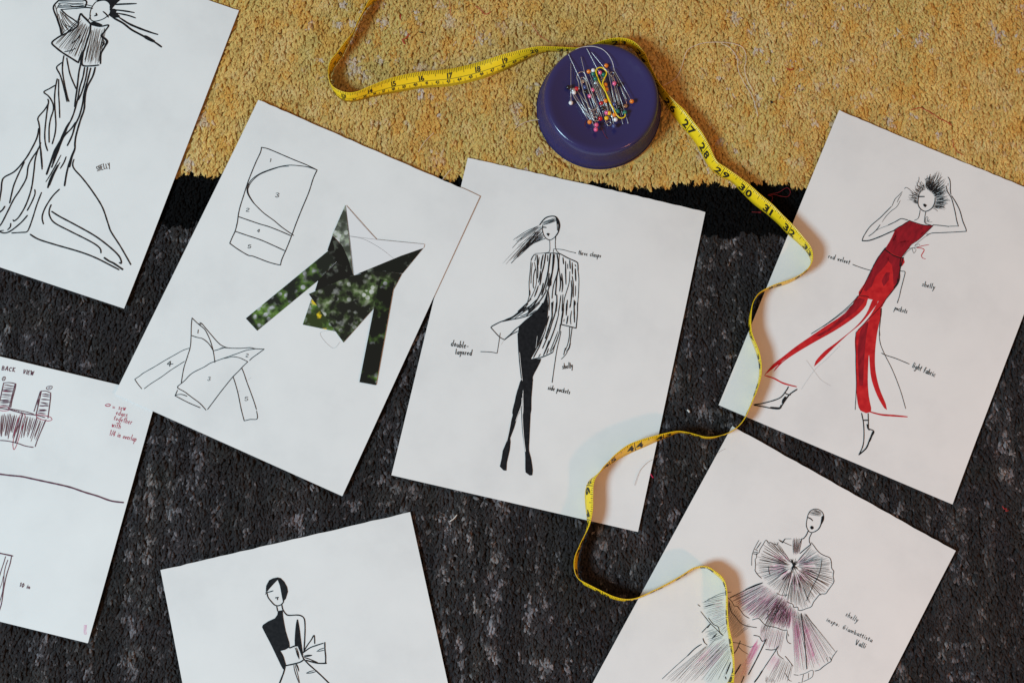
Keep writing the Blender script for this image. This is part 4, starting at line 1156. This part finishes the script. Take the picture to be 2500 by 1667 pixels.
for k, S in SHEETS.items():
    px, py, t = POSES[k]; w, h = DIMS[k]; hz = make_h(k)
    root = empty('drawing_sheet', (px, py, S['z']), math.radians(t)); tag(root, S['label'], 'drawing', 'drawing sheets spread on the rug'); sheet_objs[k] = root
    nx, ny = int(w / 6), int(h / 6); rr = random.Random(k)
    V = []; F = []
    for j in range(ny + 1):
        for i in range(nx + 1):
            u = -w / 2 + w * i / nx; v = -h / 2 + h * j / ny
            if j == ny and k in ('P2', 'P3', 'P4', 'P5', 'P6', 'P1'): v += rr.uniform(-.35, .25)     # torn pad edge
            V.append((u, v, hz(u, v)))
    for j in range(ny):
        for i in range(nx):
            a = j * (nx + 1) + i; F.append((a, a + 1, a + nx + 2, a + nx + 1))
    po = link('paper', mesh('paper', V, F, True), PAPER, root)
    sm = po.modifiers.new('thickness', 'SOLIDIFY'); sm.thickness = 0.00022; sm.offset = -1
    es = po.modifiers.new('crisp_rim', 'EDGE_SPLIT'); es.split_angle = math.radians(40)
    inks = {}; words = {}
    def ink(c, store=None):
        store = inks if store is None else store
        return store.setdefault(c, Ink())
    for ln in INK[k].split('\n'):
        if ln[0] == 'H':
            a, b, d = ln.split('|'); f = a.split(); c, wd, n, jt = f[1], float(f[2]) / 100, int(f[3]), float(f[4]) / 100
            u0a, u0b, u1a, u1b = map(float, f[5:9]); A = catmull(P(b), 2); B = catmull(P(d), 2); z = 0.08 + LAYER[c] * .03
            for i in range(n):
                tt = min(1, max(0, (i + random.uniform(.1, .9)) / n)); p, q = frac(A, tt), frac(B, min(1, max(0, tt + random.uniform(-.5, .5) / n)))
                s0, s1 = random.uniform(u0a, u0b), random.uniform(u1a, u1b)
                dx, dy = q[0] - p[0], q[1] - p[1]; d_ = math.hypot(dx, dy) or 1; nxn, nyn = -dy / d_, dx / d_; o1 = random.uniform(-jt, jt); o2 = random.uniform(-jt, jt)
                m1 = s0 + (s1 - s0) * .35; m2 = s0 + (s1 - s0) * .7
                ink(c).stroke([(p[0] + dx * s0, p[1] + dy * s0), (p[0] + dx * m1 + nxn * o1, p[1] + dy * m1 + nyn * o1), (p[0] + dx * m2 + nxn * o2, p[1] + dy * m2 + nyn * o2), (p[0] + dx * s1, p[1] + dy * s1)],
                              wd * random.uniform(.55, 1.2), True, hz, z, step=2.0)
        elif ln[0] == 'T':
            f = ln.split(); c, wd, txt, xh = f[1], float(f[2]) / 100, f[3], float(f[4]) / 100; a, b = P(' '.join(f[5:7]))
            for s in text_strokes(txt, a, b, xh): ink(c, words).stroke(s, wd * .86, False, hz, 0.08 + LAYER[c] * .03 + .02, step=.5)
        else:
            c, fl = ln[0], ln[1]; _, wd, rest = ln.split(' ', 2); wd = float(wd) / 100; z = 0.08 + LAYER[c] * .03
            if fl == 'F': ink(c).fill(P(rest), hz, z)
            else: ink(c).stroke(P(rest), wd * (1.22 if c == 'k' else 1.15), fl == '~', hz, z)
    for c, q in inks.items(): tag(q.build(INKN[c], INKM[c], root), kind='stuff')
    for c, q in words.items(): tag(q.build('handwriting', INKM[c], root), kind='stuff')
    if k == 'P2':
        for c, s in COLLAGE.items():
            zz = 0.22 + COLL_Z[c] * .10
            o = link(COLL_N[c][0], mesh(COLL_N[c][0], *poly_plate(P(s), .09, hz, zz)), COLM[c], root); tag(o, COLL_N[c][1])
            o.data.materials.append(PAPER)
            for f in o.data.polygons:
                if len(f.vertices) == 4: f.material_index = 1
        q = Ink()
        for s in COLLAGE_LINES: q.stroke(P(s), .32, True, hz, .22 + 5 * .10 + .12)
        tag(q.build('fold_line', plain('fold_grey', (.20, .18, .18), .7), root), kind='stuff')

# ------------------------------------------------------------------ tape measure
def build_tape():
    rows = [[float(q) for q in a.split(',')] for a in TAPE.split()]
    pts = [tuple(q / 10 for q in r[:6]) + (r[6] / 100,) for r in rows]
    den = catmull(pts, 2.2)
    A = np.array(den); Gd, Tp, U = A[:, :3], A[:, 3:6], A[:, 6]
    for _ in range(2):
        for X in (Gd, Tp): X[1:-1] = .25 * X[:-2] + .5 * X[1:-1] + .25 * X[2:]
    U = np.maximum.accumulate(U + np.arange(len(U)) * 1e-6)
    mid = (Gd + Tp) / 2; tan = np.gradient(mid, axis=0); up = Tp - Gd
    N = np.cross(tan, up); N /= np.linalg.norm(N, axis=1)[:, None]
    root = empty('tape_measure', (0, 0, 0)); tag(root, 'yellow tape measure standing on edge in loops across rug and sheets', 'tape measure')
    V, F = [], []; n = len(A)
    for i in range(n):
        for v in (0, .33, .67, 1.0): V.append(tuple(Gd[i] + up[i] * v + N[i] * .35 * math.sin(v * math.pi)))
    for i in range(n - 1):
        for q in range(3): a = i * 4 + q; F.append((a, a + 4, a + 5, a + 1))
    m, nn, ll, b = newmat('tape_yellow')
    b.inputs['Base Color'].default_value = (0.88, 0.60, 0.012, 1); b.inputs['Roughness'].default_value = .38; b.inputs['Specular IOR Level'].default_value = .4
    fz = noise(nn, ll, coords(nn, ll), 700, 2); bp = nn.new('ShaderNodeBump'); bp.inputs['Strength'].default_value = .15; bp.inputs['Distance'].default_value = .0003
    ll.new(fz.outputs[0], bp.inputs['Height']); ll.new(bp.outputs[0], b.inputs['Normal'])
    band = link('band', mesh('band', V, F, True), m, root)
    sm = band.modifiers.new('thickness', 'SOLIDIFY'); sm.thickness = .0004; sm.offset = 0
    black = plain('tape_print', (.014, .012, .007), .5)
    def at(u, v, side):
        i = float(np.interp(u, U, np.arange(n))); j = int(min(i, n - 2)); f = i - j
        g = Gd[j] * (1 - f) + Gd[j + 1] * f; tt = Tp[j] * (1 - f) + Tp[j + 1] * f; nm = N[j] * (1 - f) + N[j + 1] * f
        return g + (tt - g) * v + nm * (.35 * math.sin(v * math.pi) + side * .33)
    IN = 27.0; Wd = 16.0; FLIP = 1
    def quad(VV, FF, u, v0, v1, wmm, side):
        du = wmm / IN / 2; b_ = len(VV); k = 3 if v1 - v0 > .4 else 1
        for q in range(k + 1):
            v = v0 + (v1 - v0) * q / k; VV.append(tuple(at(u - du, v, side))); VV.append(tuple(at(u + du, v, side)))
        for q in range(k): FF.append((b_ + 2 * q, b_ + 2 * q + 1, b_ + 2 * q + 3, b_ + 2 * q + 2))
    glyph = {}
    for ch in '0123456789':
        fc = bpy.data.curves.new('numeral', 'FONT'); fc.body = ch; fc.size = 1.0; fc.resolution_u = 3; fc.offset = .036
        fo = bpy.data.objects.new('numeral', fc); COLL.objects.link(fo); bpy.context.view_layer.update()
        fm = fo.to_mesh(); vv = [tuple(q.co[:2]) for q in fm.vertices]; ff = [tuple(p.vertices) for p in fm.polygons]
        fo.to_mesh_clear(); bpy.data.objects.remove(fo); bpy.data.curves.remove(fc)
        xs = [q[0] for q in vv]; hh = max(q[1] for q in vv); x0_ = min(xs)
        glyph[ch] = ([((a - x0_) / hh, b_ / hh) for a, b_ in vv], ff, (max(xs) - x0_) / hh)
    def digit(VV, FF, txt, u, v0, hmm, side, wmm, gap):
        tot = sum(glyph[c][2] * hmm for c in txt) + gap; x = -tot / 2
        for c in txt:
            gv, gf, gw = glyph[c]; b_ = len(VV)
            for a, bb in gv: VV.append(tuple(at(u + side * FLIP * (x + a * hmm) / IN, v0 + bb * hmm / Wd, side * 1.12)))
            FF += [tuple(b_ + i for i in t) for t in gf]
            x += gw * hmm + gap
    VT, FT, VN, FN = [], [], [], []
    lo, hi = float(U[0]), float(U[-1])
    for side in (-1, 1):
        for k in range(int(lo * 16) + 1, int(hi * 16)):
            u = k / 16; s = k % 16
            if u < 21: ln = .36 if s % 8 == 0 else (.28 if s % 4 == 0 else .22)
            else: ln = .43 if s == 8 else (.28 if s % 4 == 0 else (.22 if s % 2 == 0 else .16))
            if s == 0 and u >= 21: quad(VT, FT, u, .02, .99, .6, side)
            else: quad(VT, FT, u, 1 - ln, .99, .42, side)
        for k in range(int(lo * 25.4) + 1, int(min(hi, 21) * 25.4)):
            u = k / 25.4; quad(VT, FT, u, .01, .24 if k % 10 == 0 else (.30 if k % 5 == 0 else .15), .40, side)
        for k in range(int(lo * 8), int(21 * 8)):
            quad(VT, FT, (k + .5) / 8, .405, .43, IN / 8 * 1.01, side)
        for k in range(int(lo) + 1, int(hi) + 1):
            if k < 21: digit(VN, FN, str(k), k, .46, 5.0, side, .85, .5)
            else: digit(VN, FN, str(k), k, .15, 9.0, side, 1.5, 2.3)
        for k in range(int(lo * 2.54) + 1, int(21 * 2.54)): digit(VN, FN, str(k), k / 2.54, .215, 2.7, side, .55, .15)
    for nm, VV, FF in (('printed_ticks', VT, FT), ('printed_numerals', VN, FN)): tag(link(nm, mesh(nm, VV, FF), black, root), kind='stuff')
    return root
build_tape()

# ------------------------------------------------------------------ magnetic pin dish and what lies in it
PUR = newmat('purple_plastic'); _m, _n, _l, _b = PUR
_b.inputs['Base Color'].default_value = (0.027, 0.024, 0.102, 1); _b.inputs['Roughness'].default_value = .26; _b.inputs['Specular IOR Level'].default_value = .45
_sc = noise(_n, _l, coords(_n, _l), 260, 4); _r = ramp(_n, _l, _sc.outputs[0], [(.3, (.15, .15, .15)), (.75, (.25, .25, .25))]); _l.new(_r.outputs[0], _b.inputs['Roughness'])
dish = empty('pin_dish', (PUCK[0], PUCK[1], -1.2)); tag(dish, 'round glossy purple magnetic pin dish on the yellow pile', 'pin dish')
ZB = -1.2
prof_top = [(0.01, 27.6), (18, 27.6), (28, 28.5), (36, 30.2), (42, 32.1), (46, 33.6), (48.6, 34.3), (50.4, 34.0), (51.9, 32.8), (53.0, 30.6), (53.6, 28)]
prof_side = [(53.6, 28), (54.2, 22), (54.8, 16.5), (55.6, 12), (56.8, 8.4), (57.8, 5.2), (58.0, 2.4), (57.2, .6), (54, 0.0), (0.01, 0.0)]
def resm(p, k=3):
    return catmull(p, 1.6)
link('dish_top', mesh('dish_top', *lathe(resm(prof_top), 96), True), PUR[0], dish)
SIDE = PUR[0].copy(); SIDE.name = 'purple_plastic_satin'
for nd in SIDE.node_tree.nodes:
    if nd.type == 'VALTORGB': nd.color_ramp.elements[0].color = (.42, .42, .42, 1); nd.color_ramp.elements[1].color = (.5, .5, .5, 1)
    if nd.type == 'BSDF_PRINCIPLED': nd.inputs['Specular IOR Level'].default_value = .25
link('base', mesh('base', *lathe(resm(prof_side), 96), True), SIDE, dish)
def dish_z(x, y):
    return ZB + float(np.interp(math.hypot(x, y), [p[0] for p in prof_top[:8]], [p[1] for p in prof_top[:8]]))
STEEL = plain('polished_steel', (.66, .65, .64), .40, 1.0); BRONZE = plain('brass_clasp', (.50, .30, .19), .35, .8)
HEADC = {'white': (.80, .77, .78), 'orange': (.80, .22, .015), 'pink': (.78, .12, .27), 'green': (.004, .16, .11), 'black': (.006, .006, .008), 'red': (.50, .008, .02), 'navy': (.055, .075, .22), 'yellow': (.88, .52, .01)}
HM = {c: plain(c + '_bead', v, .22, 0, .5, .3) for c, v in HEADC.items()}
def uv_sphere(r, seg=16, rings=10):
    V = [(0, 0, r)]; F = []
    for i in range(1, rings):
        a = math.pi * i / rings
        for k in range(seg): w = 2 * math.pi * k / seg; V.append((r * math.sin(a) * math.cos(w), r * math.sin(a) * math.sin(w), r * math.cos(a)))
    V.append((0, 0, -r)); b = len(V) - 1
    for k in range(seg): F.append((0, 1 + k, 1 + (k + 1) % seg)); F.append((b, 1 + (rings - 2) * seg + (k + 1) % seg, 1 + (rings - 2) * seg + k))
    for i in range(rings - 2):
        for k in range(seg): a = 1 + i * seg; F.append((a + k, a + seg + k, a + seg + (k + 1) % seg, a + (k + 1) % seg))
    return V, F
HEADS = {}
for c in HEADC: HEADS[c] = mesh(c + '_head', *uv_sphere(2.1), True); HEADS[c].materials.append(HM[c])
rows = [l.split() for l in PINS.split('\n')]
ORD = ['topmost', 'second', 'third', 'fourth', 'fifth', 'sixth', 'seventh', 'eighth', 'ninth', 'lowest']
byc = {}
for i, r_ in enumerate(rows): byc.setdefault(r_[0], []).append((-P(r_[1])[0][1], i))
rank = {}
for c, ls in byc.items():
    ls.sort()
    for q, (_, i) in enumerate(ls): rank[i] = (q, len(ls))
for i, r_ in enumerate(rows):
    c = r_[0]; (hx, hy), (qx, qy) = P(r_[1])[0], P(r_[2])[0]
    z0 = dish_z(hx, hy) + 2.3 + .09 * i; z1 = dish_z(qx, qy) + .9 + .08 * i
    root = empty('ball_head_pin', (PUCK[0] + hx, PUCK[1] + hy, z0))
    q, nq = rank[i]; w_ = ORD[q] if (q < nq - 1 or nq == 1) else 'lowest'
    nm = {'navy': 'slate blue'}.get(c, c)
    tag(root, f'pin with {nm} ball head, {w_} of the {nm} heads in the purple dish', 'pin', 'ball head pins in the purple dish')
    hd = bpy.data.objects.new('head', HEADS[c]); COLL.objects.link(hd); hd.parent = root
    link('shaft', mesh('shaft', *tube([(0, 0, 0), ((qx - hx) * .5, (qy - hy) * .5, (z1 - z0) * .5), ((qx - hx) * .97, (qy - hy) * .97, (z1 - z0) * .97), (qx - hx, qy - hy, z1 - z0)], .25, 6, True), True), STEEL, root)
ND = ['straight steel needle along the right side of the pin heap', 'steel needle with its point sticking out lowest right', 'steel needle whose point shows left of the lowest one']
for i, ln in enumerate(NEEDLES.split('\n')):
    (ax, ay), (bx, by) = P(ln); z = max(dish_z(ax, ay), dish_z(bx, by)) + .8 + i * .5
    o = link('needle', mesh('needle', *tube([(0, 0, 0), ((bx - ax) * .95, (by - ay) * .95, -.3), (bx - ax, by - ay, -.3)], .28, 6, True), True), STEEL)
    o.location = Vector((PUCK[0] + ax, PUCK[1] + ay, z)) * SC; tag(o, ND[i], 'needle', 'needles in the purple dish')
SN = ['safety pin with brass coloured clasp at the right of the heap', 'safety pin with its coil at the bottom of the pin heap', 'safety pin half under the silver paper clip, coil low',
      'safety pin with its coil near the upper middle of the heap', 'safety pin with silver clasp at the left of the heap']
for i, ln in enumerate(SAFETY.split('\n')):
    (ax, ay), (bx, by) = P(ln); z = ZB + 29.5 + i * .35
    root = empty('safety_pin', (PUCK[0] + ax, PUCK[1] + ay, z)); tag(root, SN[i], 'safety pin', 'safety pins in the purple dish')
    dx, dy = bx - ax, by - ay; d = math.hypot(dx, dy); dx /= d; dy /= d; px_, py_ = -dy, dx
    coil = [(2.0 * math.cos(t_), 2.0 * math.sin(t_), .5 * t_ / 6.28) for t_ in np.linspace(0, 4 * math.pi, 40)]
    link('coil', mesh('coil', *tube(coil, .28, 6), True), STEEL, root)
    for sg in (-1, 1):
        link('arm', mesh('arm', *tube([(px_ * 2.2 * sg, py_ * 2.2 * sg, .3), (px_ * 2.6 * sg + dx * d * .5, py_ * 2.6 * sg + dy * d * .5, .5 + .5 * sg), (px_ * 2.0 * sg + dx * d * .95, py_ * 2.0 * sg + dy * d * .95, .6)], .26, 6), True), STEEL, root)
    Vc = []; Fc = []
    Vs, Fc = uv_sphere(1.0, 14, 8)
    for x, y, zz in Vs:
        a_, b_2 = x * 2.0, y * 2.4; b_2 *= 1 - .25 * max(0, x); Vc.append((dx * (d + a_) + px_ * b_2, dy * (d + a_) + py_ * b_2, .6 + zz * 1.0))
    link('clasp', mesh('clasp', Vc, Fc, True), BRONZE if i == 0 else STEEL, root)
for nm, s, mt, z, lb in (('paper_clip', CLIP_SILVER, STEEL, 32.6, 'silver wire paper clip lying on the pins, left of middle'), ('paper_clip', CLIP_YELLOW, plain('yellow_coated_wire', (.85, .62, .01), .3), 33.4, 'yellow coated paper clip lying across the pin heap')):
    pl = catmull(P(s), 1.2); c0 = pl[0]
    o = link(nm, mesh(nm, *tube([(x - c0[0], y - c0[1], .25 * math.sin(i * .12)) for i, (x, y) in enumerate(pl)], .36 if mt is STEEL else .58, 8), True), mt)
    o.location = Vector((PUCK[0] + c0[0], PUCK[1] + c0[1], ZB + z)) * SC; tag(o, lb, 'paper clip')

# ------------------------------------------------------------------ loose threads and lint
def thread(pl, r, mat, label, z, world=True, wob=.4, off=(0, 0)):
    pl = catmull(pl, 1.0); c0 = pl[0]
    path = [(x - c0[0], y - c0[1], wob * (math.sin(i * .35) + .6 * math.sin(i * .81 + 1))) for i, (x, y) in enumerate(pl)]
    o = link('thread_scrap', mesh('thread_scrap', *tube(path, r, 5), True), mat)
    o.location = Vector((off[0] + c0[0], off[1] + c0[1], z)) * SC; tag(o, label, 'thread'); return o
WHT = plain('pale_thread', (.70, .58, .50), .7); WH2 = plain('white_thread', (.78, .75, .76), .6); RED = plain('red_thread', (.42, .02, .02), .7); DRED = plain('dark_red_thread', (.16, .004, .012), .7)
BLK = plain('black_lint', (.008, .008, .010), .8); HAIR = plain('brown_hair', (.20, .15, .13), .5); LINT = plain('white_lint', (.62, .60, .57), .8)
thread(P(PUCK_THREADS['white_a']), .14, WH2, 'white thread arching over the top rim of the purple dish', ZB + 35.0, off=PUCK, wob=.2)
thread(P(PUCK_THREADS['white_b']), .13, WH2, 'second white thread curving just inside the dish rim', ZB + 34.6, off=PUCK, wob=.2)
thread(P(PUCK_THREADS['red_a']), .2, DRED, 'short dark red thread lying below the pins, left', ZB + 28.8, off=PUCK, wob=.1)
thread(P(PUCK_THREADS['red_b']), .2, DRED, 'dark red thread running down the dish towards its rim', ZB + 31.2, off=PUCK, wob=.1)
LD = {'red_loop': (DRED, .28, 'short red thread end left of the numeral 31 on black band'), 'red_loop2': (DRED, .24, 'looped dark red thread on the black band right of the tape'),
 'red_y': (RED, .5, 'forked orange red thread scrap inside the tape loop on yellow'), 'red_y2': (RED, .4, 'tiny red fibre above the forked red scrap'),
 'black_fleck': (BLK, .5, 'tiny black lint fleck right of the forked red scrap'), 'black_fleck2': (BLK, .9, 'black lint fleck on yellow pile right of the pale thread loop'), 'black_fleck3': (BLK, .5, 'tiny black fleck on yellow pile near the top left sheet'),
 'pale_loop': (WHT, .26, 'long pale thread looping over the yellow pile right of dish'), 'pale_strand': (WHT, .24, 'second pale strand ending at the lower tip of the loop'),
 'pale_left': (WHT, .26, 'short pale thread touching the left side of the dish'), 'pale_hair': (WHT, .2, 'pale hair on yellow pile above the pattern sheet'),
 'pale_p2': (WHT, .26, 'pale hair across the black gap between two sheets'), 'hair_p3': (HAIR, .13, 'thin curved hair on the middle sheet near its lower right edge'),
 'hair_p5': (HAIR, .11, 'tiny hair at the left edge of the gown sheet'), 'white_fleck': (LINT, .55, 'white sliver of lint on charcoal pile above the bottom sheet'),
 'white_fleck2': (LINT, .9, 'white crumb of lint on charcoal pile between two sheets'), 'red_fleck': (plain('magenta_lint', (.5, .01, .07), .7), .55, 'magenta fleck at the right edge of the middle sheet'),
 'red_rug_r': (RED, .35, 'tangled red thread on the charcoal pile at far right'), 'red_top': (RED, .34, 'curled red thread on yellow pile near the top edge'), 'red_top2': (RED, .22, 'straight faint red fibre left of the curled red thread'),
 'red_top_r': (RED, .32, 'red thread on yellow pile above the red jumpsuit sheet'), 'red_top_r2': (RED, .26, 'short hooked red thread just above the edge of jumpsuit sheet'), 'red_dot': (RED, .4, 'tiny red speck on yellow pile, middle of the right half'),
 'red_puck_l': (RED, .24, 'thin red fibre on yellow pile above left of the dish')}
for k, s in LOOSE.items():
    mt, r, lb = LD[k]
    onp = k.startswith('hair'); thread(P(s), r, mt, lb, 1.1 if onp else .5, wob=.12 if onp else .35)
